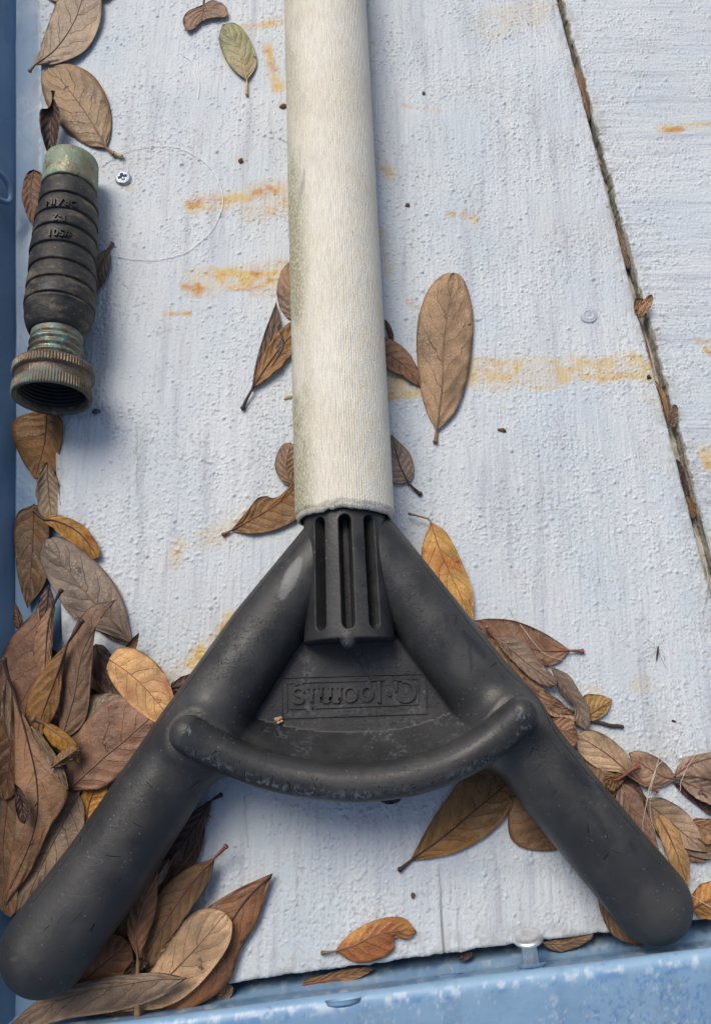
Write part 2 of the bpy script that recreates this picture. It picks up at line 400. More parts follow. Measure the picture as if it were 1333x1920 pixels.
    for ring in (idx[0, :], idx[-1, ::-1], idx[::-1, 0]):
        top = v[ring] + np.array([0, 0, -.02]); rows = [top]
        for dz in (1.5, 3.2, 5.2, thick):
            b = top.copy(); b[:, 2] = top[:, 2] * .3 - dz; j = (np.stack([fbm(top[:, 1], top[:, 0] + dz * 9, 3, seed + 20, 3)] * 3, -1) - .5) * .9; j[:, 2] = 0
            rows.append(b + j)
        mb.add(np.concatenate(rows), grid_quads(5, len(ring)))
    so = mb.build('board_edge', sidemat, o)
    return o

M_deck = mat_deck('deck_paint', 1, .10); M_deckb = mat_deck('deck_paint_cross', .10, 1)
s_ = Mat('weathered_edge', .8, .2)
nn = s_.noise(120, 5, s_.coord((1, 1, 3)))
c_ = s_.mix(s_.ramp(nn, .35, .65), (.27, .25, .20), (.50, .47, .39)); c_ = s_.mix(s_.ramp(s_.noise(300, 4), .6, .7), c_, (.10, .09, .075))
M_edge = s_.out(c_, normal=s_.bump(s_.noise(260, 4), .0008, .7))
M_edged = mat_plain('dark_board_edge_wood', (.20, .22, .25), .8, 90, .4, .0005)  # dark blue-grey wood for the side faces of the main board
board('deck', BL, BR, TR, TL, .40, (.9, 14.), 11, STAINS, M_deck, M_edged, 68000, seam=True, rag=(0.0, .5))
gdir = (GR1 - GR0) / np.linalg.norm(GR1 - GR0)
def gapoff(p, d): return p + np.array([d, 0, 0.0])
GB0 = line_at(GR0, GR1, 1500); GB1 = TR
board('deck', gapoff(GB0, 5.8), gapoff(GB0, 120), gapoff(GB1, 110), gapoff(GB1, 1.5), .42, (14., .9), 41, STAINS_B, M_deckb, M_edge, 30000, rag=(.42, 0), bare=.5)

def slab(name, x0, x1, y0, y1, z, mat, n=60, amp=.5, seed=3):
    X, Y = np.meshgrid(np.linspace(x0, x1, n), np.linspace(y0, y1, n), indexing='ij')
    Z = z + (fbm(X, Y, 40, seed, 4) - .5) * amp
    o = add(name, mesh_np(name, np.stack([X, Y, Z], -1), grid_quads(n, n)), mat); o['kind'] = 'structure'; return o
_e0, _e1 = line_at(GR0, GR1, 1700), TR; mb = MB(); n_ = 300; t_ = np.linspace(0, 1, n_)[:, None]; c_l = _e0 * (1 - t_) + _e1 * t_
rows = [c_l + np.array([dx, 0, z]) for dx, z in ((-3, -11), (0, -10.0), (1.6, -8.0), (4, -6.4), (12, -7.6))]; rows = [r + (np.stack([fbm(r[:, 1], r[:, 0], 5, 61 + k, 3)] * 3, -1) - .5) * [.8, 0, 1.2] for k, r in enumerate(rows)]
mb.add(np.stack(rows, 1), grid_quads(n_, 5)[:, ::-1]); jo = mb.build('joist', M_edge); tag(jo, 'weathered beige timber strip seen inside the gap between the deck boards', 'timber strip')
slab('hull_floor', -260, 330, -150, 480, -19, mat_plain('bilge_dirt', (.06, .05, .04), .9, 60, .4), seed=5)

# blue gutter, side wall and curb on the left: one folded, painted metal profile
M_blue = mat_blue('blue_side_paint', (.15, .265, .42), (.19, .32, .48))
M_blue2 = mat_blue('blue_rail_paint', (.20, .345, .53), (.265, .42, .59))
def swept(name, p0, p1, prof, nl, mat, seed, wearf=None, struct=None):
    """profile (offset across, z) swept from p0 to p1; across = to the right of travel"""
    d = p1 - p0; d[2] = 0; L = np.linalg.norm(d); d = d / L; a = np.array([d[1], -d[0], 0])
    prof = np.array(prof, float)
    pr = []
    for k in range(len(prof) - 1):
        m = max(2, int(np.linalg.norm(prof[k + 1] - prof[k]) / .8))
        pr += [prof[k] + (prof[k + 1] - prof[k]) * t for t in np.linspace(0, 1, m, endpoint=False)]
    pr.append(prof[-1]); pr = np.array(pr)
    ker = np.array([1, 2, 3, 2, 1.]) / 9
    for c in (0, 1):
        e = np.concatenate([[pr[0, c]] * 2, pr[:, c], [pr[-1, c]] * 2]); pr[:, c] = np.convolve(e, ker, 'valid')
    T, A = np.meshgrid(np.linspace(0, L, nl), np.arange(len(pr)), indexing='ij')
    off = pr[A, 0]; z = pr[A, 1]
    off = off + (fbm(T, A * 1.0, 70, seed, 3) - .5) * 1.2; z = z + (fbm(T, A * 1.0, 35, seed + 4, 4) - .5) * .7
    v = p0 + T[..., None] * d + off[..., None] * a; v[..., 2] = z
    m = mesh_np(name, v, grid_quads(nl, len(pr))[:, ::-1]); px, py = unproj(v[..., 0], v[..., 1], v[..., 2])
    w = wearf(T, off, px, py) if wearf else np.zeros(px.shape + (3,))
    set_attr(m, 'wear', w.reshape(-1, 3)); return add(name, m, mat)

def wear_left(T, off, px, py):
    n = fbm(px, py, 9, 71, 4)
    caulk = np.exp(-((px - (68 + (py - 200) * .005)) / 5) ** 2) * sstep(.50, .62, fbm(px, py, 6, 72, 4)) * (py < 330)
    w = np.zeros(px.shape + (3,)); w[..., 2] = np.clip(caulk * 1.2, 0, 1)
    w[..., 0] = .5 * np.exp(-((px - (76 + (py - 200) * .005)) / 2.2) ** 2) * (n > .42) * (py < 330)
    return w
wl0, wl1 = P(28, 1990, -8), P(31, -330, -8)
gw = swept('gutter', wl0, wl1, [(24, -14), (24, -8.4), (16, -8.2), (.2, -8), (0, -7.6)], 260, M_blue, 31, wear_left); gw['kind'] = 'structure'
wall = swept('boat_side_wall', wl0, wl1, [(.4, -9), (.1, -6), (-9, 30), (-20, 66), (-24, 68), (-38, 66)], 260, M_blue, 33)
tag(wall, 'blue painted metal side wall standing along the left edge of the deck', 'wall')
# low welded stiffener shape on the wall
mb = MB(); c = spline([P(-6, 318, 14), P(8, 330, 10), P(19, 348, 6), P(23, 366, 4), P(20, 378, 4), P(8, 377, 6), P(-8, 368, 10)], 30)
c[:, 0] -= .5
mb.tube(c, 1.3, 8); wb = mb.build('weld_bead', M_blue, wall)
set_attr(wb.data, 'wear', np.zeros((len(wb.data.vertices), 3)))

# front rail: a folded lip that rises in front of the deck edge and slopes away on top
RB0, RB1 = P(430, 1856, -8), P(1130, 1768, -8); RR0, RR1 = P(330, 1916, 27), P(1295, 1792, 27)
rd = RB1 - RB0; rd[2] = 0; rd /= np.linalg.norm(rd); rn = np.array([rd[1], -rd[0], 0.0])
oR = .5 * (float((RR0 - RB0) @ rn) + float((RR1 - RB0) @ rn))
lean = (RR1 - RR0); lean[2] = 0
def wear_front(T, off, px, py, z=None):
    n = fbm(px, py, 14, 81, 5); n2 = fbm(px, py, 7, 82, 4); n3 = fbm(px, py, 40, 83, 3); o = off - oR
    ridge = np.exp(-((o - 1.4) / 1.9) ** 2) * (o > -.4)
    w = np.zeros(px.shape + (3,))
    w[..., 0] = .55 * ridge * sstep(.50, .66, n) + .30 * sstep(.58, .70, n2) * sstep(.5, .6, n3) * (o > 3)
    w[..., 1] = (o > 4) * .5 * sstep(.64, .70, fbm(px, py, 8, 85, 3)) * sstep(.48, .6, fbm(px, py, 80, 86, 2)) * sstep(700, 1100, px) + .55 * np.exp(-((o - 2.6) / 1.2) ** 2) * sstep(.5, .6, fbm(px, py, 30, 87, 3))
    w[..., 2] = .30 * sstep(.55, .68, fbm(px * 1.6, py * .5, 12, 88, 4)) * sstep(.52, .6, fbm(px, py, 90, 89, 2)) * (o > 5)
    return np.clip(w, 0, 1)
f0 = RB0 - rd * 150; f1 = RB1 + rd * 140
prof = [(-2.0, -22), (-1.0, -14), (0, -8), (1.4, 0), (oR * .55, 15), (oR - 1.8, 25.2), (oR - .2, 27.4), (oR + 2, 27.6), (oR + 9, 26), (oR + 30, 20), (oR + 34, 14), (oR + 35, -20)]
rail = swept('front_rail', f0, f1, prof, 900, M_blue2, 51, wear_front)
tag(rail, 'worn light blue painted metal rail across the front edge of the deck', 'rail')
def on_rail(px, py):
    """point on the deck side face of the rail, seen at px,py, with the face normal"""
    a = RB0 + rn * 1.4; a[2] = 0; b = RB0 + rn * (oR - 1.8); b[2] = 25.2; s = b - a; n = np.cross(rd, s); n /= np.linalg.norm(n)
    if n[2] < 0: n = -n
    o = np.array([0, 0, H * 1000.0]); d = P(px, py, 0) - o; t = ((a - o) @ n) / (d @ n); return o + t * d, n
# ---------------------------------------------------------------- the push pole and its forked foot
def smin(a, b, k):
    h = np.clip(.5 + .5 * (b - a) / k, 0, 1); return b * (1 - h) + a * h - k * h * (1 - h)
def smax(a, b, k): return -smin(-a, -b, k)
def seg3(x, y, z, a, b, ra, rb):
    d = b - a; L = float(d @ d)
    t = np.clip(((x - a[0]) * d[0] + (y - a[1]) * d[1] + (z - a[2]) * d[2]) / L, 0, 1)
    return np.sqrt((x - a[0] - t * d[0]) ** 2 + (y - a[1] - t * d[1]) ** 2 + (z - a[2] - t * d[2]) ** 2) - (ra + (rb - ra) * t)
def poly2(x, y, pts, full=False):
    d = 1e9; zz = 0; ss = 0; sd = 0
    for k in range(len(pts) - 1):
        a, b = pts[k], pts[k + 1]; e = b - a; L = e[0] ** 2 + e[1] ** 2
        t = np.clip(((x - a[0]) * e[0] + (y - a[1]) * e[1]) / L, 0, 1)
        dd = np.hypot(x - a[0] - t * e[0], y - a[1] - t * e[1]); zk = a[2] + t * e[2]
        cr = (x - a[0]) * (-e[1]) + (y - a[1]) * e[0]; near = dd < d; ss = np.where(near, (k + t) / (len(pts) - 1), ss); sd = np.where(near, cr, sd)
        zz = np.where(dd < d, zk, zz); d = np.minimum(d, dd)
    if full: return d, zz, ss, sd
    return d, zz

AX0, AX1 = P(609.5, 0, 20), P(645.5, 945, 20)      # pole axis
PD = (AX1 - AX0); PD[2] = 0; PD /= np.linalg.norm(PD)    # towards the foot
PX = np.array([-PD[1], PD[0], 0.0])                # sideways (to the right in the picture)
if PX[0] < 0: PX = -PX
RP = 19.8
def along(py, r, px=646):                         # distance along the axis of a top surface feature seen at py
    q = P(px, py, 20 + r); return float((q - AX1) @ PD)
S_END = along(944, RP)
C_A = S_END - 6.0; C_B = along(1196, 17.4, 660); SL0 = along(962, 17); SL1 = along(1180, 17)

LA = [P(622, 1022, 18), P(492, 1190, 18), P(346, 1408, 18.5), P(197, 1634, 20), P(90, 1776, 21)]
LR = [12.6, 13.6, 14.6, 15.2, 15.4]
RA = [P(697, 1024, 18), P(834, 1204, 17), P(940, 1340, 16.5), P(1040, 1474, 16), P(1219, 1690, 15)]
RR = [12.6, 13.4, 13.6, 13.8, 13.9]
ARC = spline([P(352, 1376, 38), P(410, 1408, 35), P(500, 1444, 33), P(590, 1463, 32.5), P(680, 1468, 32.5), P(775, 1456, 32.5), P(860, 1426, 32.5), P(925, 1386, 34), P(977, 1340, 37)], 25)
WT = [P(655, 1060, 14), P(395, 1435, 14), P(500, 1455, 14), P(680, 1470, 14), P(860, 1440, 14), P(960, 1400, 14)]

def sdf_poly(x, y, pts):
    d = 1e18; s = 1.0; n = len(pts)
    for i in range(n):
        a = pts[i]; b = pts[(i + 1) % n]; ex, ey = b[0] - a[0], b[1] - a[1]; wx, wy = x - a[0], y - a[1]
        t = np.clip((wx * ex + wy * ey) / (ex * ex + ey * ey), 0, 1)
        d = np.minimum(d, (wx - ex * t) ** 2 + (wy - ey * t) ** 2)
        c1 = y >= a[1]; c2 = y < b[1]; c3 = ex * wy > ey * wx
        s = np.where((c1 & c2 & c3) | (~c1 & ~c2 & ~c3), -s, s)
    return s * np.sqrt(d)

def comps(x, y, z):
    la = 1e9
    for k in range(len(LA) - 1): la = np.minimum(la, seg3(x, y, z, LA[k], LA[k + 1], LR[k], LR[k + 1]))
    ra = 1e9
    for k in range(len(RA) - 1): ra = np.minimum(ra, seg3(x, y, z, RA[k], RA[k + 1], RR[k], RR[k + 1]))
    d2, zz, sa, sd = poly2(x, y, ARC, True)
    ridge = np.sqrt(d2 ** 2 + (z - zz + .3) ** 2) - 6.15
    # blade below the ridge widening towards its foot
    q = d2 - (4.6 + np.clip((30 - z) * .10, 0, 2.4)); w = np.maximum(z - 31, 5 - z); blade = smax(q, w, 2)
    pw = sdf_poly(x, y, WT); slab = smax(pw, np.maximum(z - 16.5, 9 - z), 1.0)
    wd = 17.5 * np.clip(np.sin(np.pi * np.clip(sa, .0, 1)), 0.02, 1) ** .22; t = np.clip((wd - d2) / np.maximum(wd - 5, 1), 0, 1.2)
    zt = 15.7 + 16.6 * (.52 * t + .48 * np.clip(t, 0, 1.2) ** 1.5)
    rampf = smax((z - zt) * .62, np.maximum(d2 - wd - 1.5, 5 - z), .3); rampf = np.maximum(rampf, np.minimum(-np.sign(sd) * d2, 9)); rampf = np.where((sa <= .001) | (sa >= .999), np.maximum(rampf, d2 - 3), rampf)
    slab = np.minimum(slab, rampf)
    return la, ra, ridge, blade, slab
def handle(x, y, z, full=False):
    la, ra, ridge, blade, slab = comps(x, y, z)
    core = smin(slab, blade, 2.0)
    core = smin(core, ridge, 2.2)
    arms = np.minimum(la, ra)
    low = smin(arms, core, 2.6)
    f = smin(low, smin(blade, arms, 14.0), 1.0)
    f = smin(f, ridge, .9)
    s = (x - AX1[0]) * PD[0] + (y - AX1[1]) * PD[1]; t = (x - AX1[0]) * PX[0] + (y - AX1[1]) * PX[1]; w = z - 20
    rr = np.sqrt(t * t + w * w); tt = np.arctan2(t, w)
    for a0 in (-.64, 0., .60):
        d = np.hypot((tt - a0) * 16.8, s - np.clip(s, SL0 + 2.6, SL1 - 2.6)) - 2.75
        f = smax(f, -np.maximum(d, 7.2 - rr), .3)
    if full: return f, la, ra, ridge, np.minimum(blade, ridge), slab
    return f

def surface_nets(fn, lo, hi, h):
    xs = np.arange(lo[0], hi[0], h); ys = np.arange(lo[1], hi[1], h); zs = np.arange(lo[2], hi[2], h)
    F = fn(xs[:, None, None], ys[None, :, None], zs[None, None, :]) + np.zeros((len(xs), len(ys), len(zs)))
    I = F < 0
    c = np.zeros(tuple(n - 1 for n in F.shape), int)
    for a in (0, 1):
        for b in (0, 1):
            for d in (0, 1): c += I[a:a + c.shape[0], b:b + c.shape[1], d:d + c.shape[2]]
    act = (c > 0) & (c < 8); ids = -np.ones(c.shape, int); idx = np.argwhere(act); ids[act] = np.arange(len(idx))
    acc = np.zeros((len(idx), 3)); cnt = np.zeros(len(idx))
    cor = [(a, b, d) for a in (0, 1) for b in (0, 1) for d in (0, 1)]
    for p in cor:
        for ax in range(3):
            if p[ax]: continue
            q = list(p); q[ax] = 1
            fa = F[idx[:, 0] + p[0], idx[:, 1] + p[1], idx[:, 2] + p[2]]; fb = F[idx[:, 0] + q[0], idx[:, 1] + q[1], idx[:, 2] + q[2]]
            m = (fa < 0) != (fb < 0); t = fa[m] / (fa[m] - fb[m]); pt = np.tile(np.array(p, float), (m.sum(), 1)); pt[:, ax] = t
            acc[m] += pt; cnt[m] += 1
    v = (idx + acc / cnt[:, None]) * h + np.array([xs[0], ys[0], zs[0]])
    quads = []
    for ax in range(3):
        sl0 = [slice(None)] * 3; sl1 = [slice(None)] * 3; sl0[ax] = slice(0, -1); sl1[ax] = slice(1, None)
        ch = I[tuple(sl0)] != I[tuple(sl1)]; e = np.argwhere(ch); b, d = [(1, 2), (2, 0), (0, 1)][ax]
        ok = (e[:, b] > 0) & (e[:, d] > 0) & (e[:, b] < F.shape[b] - 1) & (e[:, d] < F.shape[d] - 1); e = e[ok]
        def cell(ob, od):
            k = e.copy(); k[:, b] += ob; k[:, d] += od; return ids[k[:, 0], k[:, 1], k[:, 2]]
        q = np.stack([cell(-1, -1), cell(0, -1), cell(0, 0), cell(-1, 0)], -1)
        ins = I[e[:, 0], e[:, 1], e[:, 2]]; q[~ins] = q[~ins][:, ::-1]; quads.append(q)
    quads = np.concatenate(quads)
    def grad(v, e=.05):
        g = [];
        for k in range(3):
            o = np.zeros(3); o[k] = e
            g.append((fn(*(v + o).T) - fn(*(v - o).T)) / (2 * e))
        return np.stack(g, -1)
    for _ in range(3):
        f = fn(*v.T); g = grad(v); v = v - (np.clip(f, -h * .6, h * .6) / (np.sum(g * g, 1) + 1e-6))[:, None] * g * (.8)
    n = grad(v, .12); n /= np.linalg.norm(n, axis=1)[:, None] + 1e-9
    return v, quads, n

s_ = Mat('black_moulded_plastic', .5, .42)
r_, g_, b_ = s_.attr('wear')
n1 = s_.noise(22, 4); n2 = s_.noise(420, 4); n4 = s_.noise(70, 5)
c_ = s_.mix(s_.ramp(n1, .3, .7), (.020, .021, .0235), (.040, .041, .043))
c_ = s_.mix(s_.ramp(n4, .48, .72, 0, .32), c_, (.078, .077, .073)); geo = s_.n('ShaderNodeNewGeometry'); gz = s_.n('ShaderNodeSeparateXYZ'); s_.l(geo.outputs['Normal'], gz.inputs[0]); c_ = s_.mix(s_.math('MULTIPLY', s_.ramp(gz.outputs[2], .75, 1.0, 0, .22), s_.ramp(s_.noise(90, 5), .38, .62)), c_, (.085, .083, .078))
dust = s_.math('MULTIPLY', s_.ramp(s_.voro(420), .09, .16, 1, 0), s_.ramp(s_.noise(60, 2), .46, .56))
c_ = s_.mix(s_.math('MULTIPLY', dust, .22), c_, (.40, .39, .36))
scr = s_.noise(60, 3, s_.coord((1, 6, 6)), dist=.7); sline = s_.ramp(s_.math('ABSOLUTE', s_.math('SUBTRACT', scr, .5)), 0, .006, 1, 0)
scr3 = s_.noise(34, 2, s_.coord((1, 1.6, 1)), dist=.5); sl3 = s_.ramp(s_.math('ABSOLUTE', s_.math('SUBTRACT', scr3, .52)), 0, .0016, 1, 0)
scr2 = s_.noise(50, 3, s_.coord((7, 2, 4)), dist=1.0); sl2 = s_.ramp(s_.math('ABSOLUTE', s_.math('SUBTRACT', scr2, .47)), 0, .005, 1, 0)
sm = s_.math('MULTIPLY', s_.math('MAXIMUM', sline, sl2), s_.ramp(s_.noise(30, 2), .48, .58))
c_ = s_.mix(s_.math('MULTIPLY', sm, .6), c_, (.012, .012, .014)); c_ = s_.mix(s_.math('MULTIPLY', s_.math('MULTIPLY', sl3, s_.ramp(s_.noise(45, 2), .42, .55)), .7), c_, (.11, .11, .11)); c_ = s_.mix(s_.ramp(s_.noise(38, 6, s_.coord((1, 1, 1)), .7), .50, .66, 0, .45), c_, (.019, .020, .023))
flk = s_.ramp(s_.noise(620, 3, s_.coord((1, .6, 1))), .50, .60)
c_ = s_.mix(s_.math('MULTIPLY', s_.math('MULTIPLY', r_, flk), .8), c_, (.24, .27, .32))
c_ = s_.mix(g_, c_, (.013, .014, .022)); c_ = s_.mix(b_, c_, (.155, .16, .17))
h_ = s_.math('ADD', s_.math('MULTIPLY', s_.noise(900, 3), .5), s_.math('ADD', s_.math('MULTIPLY', s_.noise(60, 4), 1.3), s_.math('MULTIPLY', sm, -.35)))
h_ = s_.math('ADD', h_, s_.math('MULTIPLY', s_.math('MULTIPLY', r_, flk), -1.0))
M_plas = s_.out(c_, s_.ramp(s_.noise(45, 5), .36, .64, .38, .55), s_.bump(h_, .00024, .8))

pole_root = thing('push_pole', 'cream fibreglass push pole with a black forked foot lying down the middle of the deck', 'push pole', (AX1[0], AX1[1], 0))
RL = np.array([AX1[0], AX1[1], 0.0])
def onsurf(p, n=6):
    p = np.array(p, float)
    for _ in range(n):
        f = handle(*p.T); g = []
        for k in range(3):
            o = np.zeros(3); o[k] = .08; g.append((handle(*(p + o).T) - handle(*(p - o).T)) / .16)
        g = np.stack(g, -1); p = p - (f / (np.sum(g * g, 1) + 1e-6))[:, None] * g
    return p
M_seam = mat_plain('plastic_seam', (.014, .014, .016), .5, 200); M_scr = mat_plain('scratched_plastic', (.075, .078, .085), .6, 200)
rs = np.random.default_rng(9)
def arm_marks(A_, k0, k1):
    pts = spline(A_, 160); T = np.gradient(pts, axis=0); T /= np.linalg.norm(T, axis=1)[:, None]; side = np.cross(T, [0, 0, 1.0]); out = []
    for light, cnt in ((1, 11), (0, 15)):
        mb = MB()
        for _ in range(cnt):
            k = int(rs.integers(k0, k1)); a = rs.normal(math.radians(90), .55); L = rs.uniform(1.2, 6) ; th_ = rs.uniform(0, math.pi)
            b = pts[k] + (side[k] * math.cos(a) + np.array([0, 0, 1.0]) * math.sin(a)) * 14
            d = T[k] * math.cos(th_) + side[k] * math.sin(th_); c = np.cross(d, [0, 0, 1.0]) * rs.uniform(-.12, .12); t = np.linspace(-.5, .5, 12)[:, None]
            q = onsurf(b + d * L * t + c * L * (4 * t * t)); m_ = np.sqrt(np.clip(1 - (2 * t[:, 0]) ** 2, 0, 1))
            mb.tube(q - np.array([0, 0, .05]), .03 + (rs.uniform(.04, .06) if light else rs.uniform(.04, .10)) * m_, 5)
        out.append(mb)
    return out
def bar_marks():
    mb = MB()
    for _ in range(50):
        k = rs.uniform(.03, .97); c = np.array([np.interp(k, np.linspace(0, 1, 25), ARC[:, q]) for q in range(3)]); c = c + np.array([rs.normal(0, .6), rs.normal(-2.5, 1.6), 5]); L = rs.uniform(.8, 2.6); a = rs.normal(1.35, .5)
        q = onsurf(c + np.array([math.cos(a), math.sin(a), 0]) * L * np.linspace(-.5, .5, 8)[:, None]); mb.tube(q - np.array([0, 0, .04]), .03 + .08 * np.sin(np.linspace(0, math.pi, 8)), 5)
    return [mb]
def hmesh(name, v, quads, nrm, wear, parent, mat, marks=()):
    tris = np.zeros((0, 3), int); mi = np.zeros(len(quads), int); tm = []
    for slot, mb in enumerate(marks):
        mv = np.concatenate(mb.v); n0 = len(v); g = []
        for k in range(3):
            o = np.zeros(3); o[k] = .1; g.append(handle(*(mv + o).T) - handle(*(mv - o).T))
        g = np.stack(g, -1); g /= np.linalg.norm(g, axis=1)[:, None] + 1e-9
        v = np.concatenate([v, mv]); nrm = np.concatenate([nrm, g]); wear = np.concatenate([wear, np.zeros_like(mv)])
        q = np.concatenate(mb.q) + n0; t = np.concatenate([np.asarray(x) for x in mb.t]) + n0
        quads = np.concatenate([quads, q]); mi = np.concatenate([mi, np.full(len(q), slot + 1)]); tris = np.concatenate([tris, t]); tm.append(np.full(len(t), slot + 1))
    used = np.unique(quads); re = -np.ones(len(v), int); re[used] = np.arange(len(used))
    m = mesh_np(name, v[used] - RL, re[quads], True, re[tris] if len(tris) else None); set_attr(m, 'wear', wear[used])
    m.normals_split_custom_set_from_vertices(nrm[used].astype(float).tolist())
    o = add(name, m, mat, parent)
    if len(marks):
        for mt in ([M_scr, M_seam] if len(marks) == 2 else [M_scr]): m.materials.append(mt)
        m.polygons.foreach_set('material_index', np.concatenate([mi] + tm).astype(np.int32)); m.update()
    return o
def blob(px, py, x0, y0, x1, y1, hw, soft, nseed=0, rough=.0):
    dx, dy = x1 - x0, y1 - y0; t = np.clip(((px - x0) * dx + (py - y0) * dy) / (dx * dx + dy * dy + 1e-6), 0, 1)
    d = np.hypot(px - x0 - t * dx, py - y0 - t * dy) / (1 - .55 * np.abs(2 * t - 1) ** 2)
    if rough: d = d + (fbm(px, py, 9, nseed, 4) - .5) * rough
    return sstep(hw + soft, hw - soft, d)

allp = np.array(LA + RA + list(ARC))
lo = allp.min(0) - 20; hi = allp.max(0) + 20; lo[2] = 0.2; hi[2] = 49
hv, hq, hn = surface_nets(handle, lo, hi, .85)
_, dla, dra, drg, dbl, dsl = handle(*hv.T, full=True)
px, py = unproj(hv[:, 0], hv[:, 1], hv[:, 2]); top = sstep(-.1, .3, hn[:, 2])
wear = np.zeros((len(hv), 3))
# scuffed crest of the crossbar
d2, _ = poly2(hv[:, 0], hv[:, 1], ARC)
cr = sstep(6.5, 2, d2) * sstep(26, 33, hv[:, 2]) * sstep(.30, .62, fbm(px, py, 34, 5, 4)) * sstep(-.25, -.75, hn[:, 1] * 1.0)
wear[:, 0] = np.clip(cr * 1.1 + .9 * blob(px, py, 978, 1338, 984, 1350, 14, 8) * top + .6 * blob(px, py, 352, 1372, 352, 1372, 18, 10) * top, 0, 1)
wear[:, 0] = np.maximum(wear[:, 0], (np.abs(dsl) < .6) * (hn[:, 2] > .3) * sstep(.5, .7, fbm(px, py, 25, 8, 4)) * .2)
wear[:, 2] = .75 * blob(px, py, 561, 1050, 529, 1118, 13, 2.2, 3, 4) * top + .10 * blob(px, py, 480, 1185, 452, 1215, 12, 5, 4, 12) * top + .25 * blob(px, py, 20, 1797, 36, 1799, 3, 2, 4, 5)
for k, (x0, y0, x1, y1, w_, a_) in enumerate([(1068, 1430, 1105, 1475, 10, .5), (1092, 1505, 1135, 1560, 8, .5), (985, 1265, 998, 1290, 5, .5), (820, 1195, 832, 1215, 6, .6), (868, 1185, 908, 1232, 8, .6),
                                              (835, 1150, 838, 1168, 4, .5), (1180, 1580, 1192, 1600, 5, .5), (880, 1210, 884, 1262, 2, .7), (1120, 1470, 1150, 1500, 3, .5), (965, 1360, 990, 1350, 4, .4), (250, 1600, 262, 1640, 2, .5), (390, 1450, 415, 1440, 3, .4)]):
    wear[:, 1] = np.maximum(wear[:, 1], a_ * blob(px, py, x0, y0, x1, y1, w_, 3, 60 + k, 9))
wear = np.clip(wear, 0, 1)
# assign faces to arms, crossbar and web
lab = np.argmin(np.stack([dla - .6, dra - .6, dbl, dsl + 1.0]), axis=0)
fl = lab[hq[:, 0]]
names = ['fork_arm', 'fork_arm', 'crossbar', 'web_plate']; parts = []
marks = [arm_marks(LA, 18, 150), arm_marks(RA, 18, 150), bar_marks(), ()]
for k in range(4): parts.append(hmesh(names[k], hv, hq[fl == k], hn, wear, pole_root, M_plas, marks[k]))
web = parts[3]

# moulding seam along the outer sides of the arms, and shallow scratches, all laid on the true surface
for A_, sg, pr_ in ((LA, -1, parts[0]), (RA, 1, parts[1])):
    pts = spline(A_, 160); T = np.gradient(pts, axis=0); T /= np.linalg.norm(T, axis=1)[:, None]
    side = np.cross(T, [0, 0, 1.0]) * (1 if np.cross(T[0], [0, 0, 1.0])[0] * sg > 0 else -1)
    ang = math.radians(40); dirv = side * math.cos(ang) + np.array([0, 0, 1.0]) * math.sin(ang)
    p = onsurf(pts + dirv * 13.5)
    mb = MB(); mb.tube(p[14:-16], .13, 6); mb.build('mould_seam', M_seam, pr_, off=RL)

# collar with three slots
def collar(x, y, z):
    s = (x - AX1[0]) * PD[0] + (y - AX1[1]) * PD[1]; t = (x - AX1[0]) * PX[0] + (y - AX1[1]) * PX[1]; w = z - 20
    R = 16.2 + (s - C_A) / (C_B - C_A) * 1.2
    r = np.sqrt(t * t + w * w); th = np.arctan2(t, w)
    f = smax(r - R, np.maximum(s - C_B, C_A - s), .9)
    f = smax(f, 11 - z, .5)
    for a0 in (-.64, -.0, .60):
        u = (th - a0) * R; sc = np.clip(s, SL0 + 2.6, SL1 - 2.6); d = np.hypot(u, s - sc) - 2.45
        f = smax(f, -smax(d, (R - 8.5) - r, .5), .35)
    nub = np.sqrt((t + .4) ** 2 + (w - R + 2.5) ** 2 + ((s - C_B) * .8) ** 2) - 3.0
    f = smin(f, smax(nub, r - R - .9, 1.2), 1.0)
    return f
c0 = AX1 + PD * (C_A - 2) - abs(PX) * 20; 
cl = np.array([min(AX1[0] + PD[0] * C_A, AX1[0] + PD[0] * C_B) - 21, AX1[1] + PD[1] * C_B - 6, 11.0]); ch_ = np.array([max(AX1[0] + PD[0] * C_A, AX1[0] + PD[0] * C_B) + 21, AX1[1] + PD[1] * C_A + 3, 41.0])
cv, cq, cn = surface_nets(collar, cl, ch_, .42)
px, py = unproj(*cv.T); cw = np.zeros((len(cv), 3)); cw[:, 1] = .6 * blob(px, py, 700, 1068, 680, 1100, 2, 2, 9, 8) + .5 * blob(px, py, 690, 1060, 705, 1095, 1.5, 1.5, 9, 8)
hmesh('collar', cv, cq, cn, cw, pole_root, M_plas)

# fibreglass shaft
s_ = Mat('fibreglass_shaft', .55, .35)
r_, g_, b_ = s_.attr('wear')
fib = s_.noise(1.5, 3, s_.attrv('cyl', (1, .10, 1))); fibc = s_.noise(1.5, 3, s_.attrv('cyl', (.55, .8, 1)))
wvn = s_.n('ShaderNodeTexWave'); wvn.inputs['Scale'].default_value = .32; wvn.inputs['Distortion'].default_value = .6; wvn.inputs['Detail'].default_value = 2; s_.l(s_.attrv('cyl', (1, .15, 1)), wvn.inputs['Vector']); rib = wvn.outputs['Fac']
n1 = s_.noise(30, 4); n2 = s_.noise(120, 5, s_.coord((1, .6, 1)))
c_ = s_.mix(s_.ramp(n1, .3, .7), (.75, .705, .59), (.83, .80, .705))
c_ = s_.mix(s_.math('MULTIPLY', rib, .22), c_, (.56, .52, .42))
c_ = s_.mix(s_.ramp(fib, .46, .64, 0, .38), c_, (.52, .48, .38)); c_ = s_.mix(s_.ramp(fibc, .52, .66, 0, .42), c_, (.90, .88, .82))
c_ = s_.mix(s_.ramp(n2, .55, .75, 0, .35), c_, (.52, .51, .47))
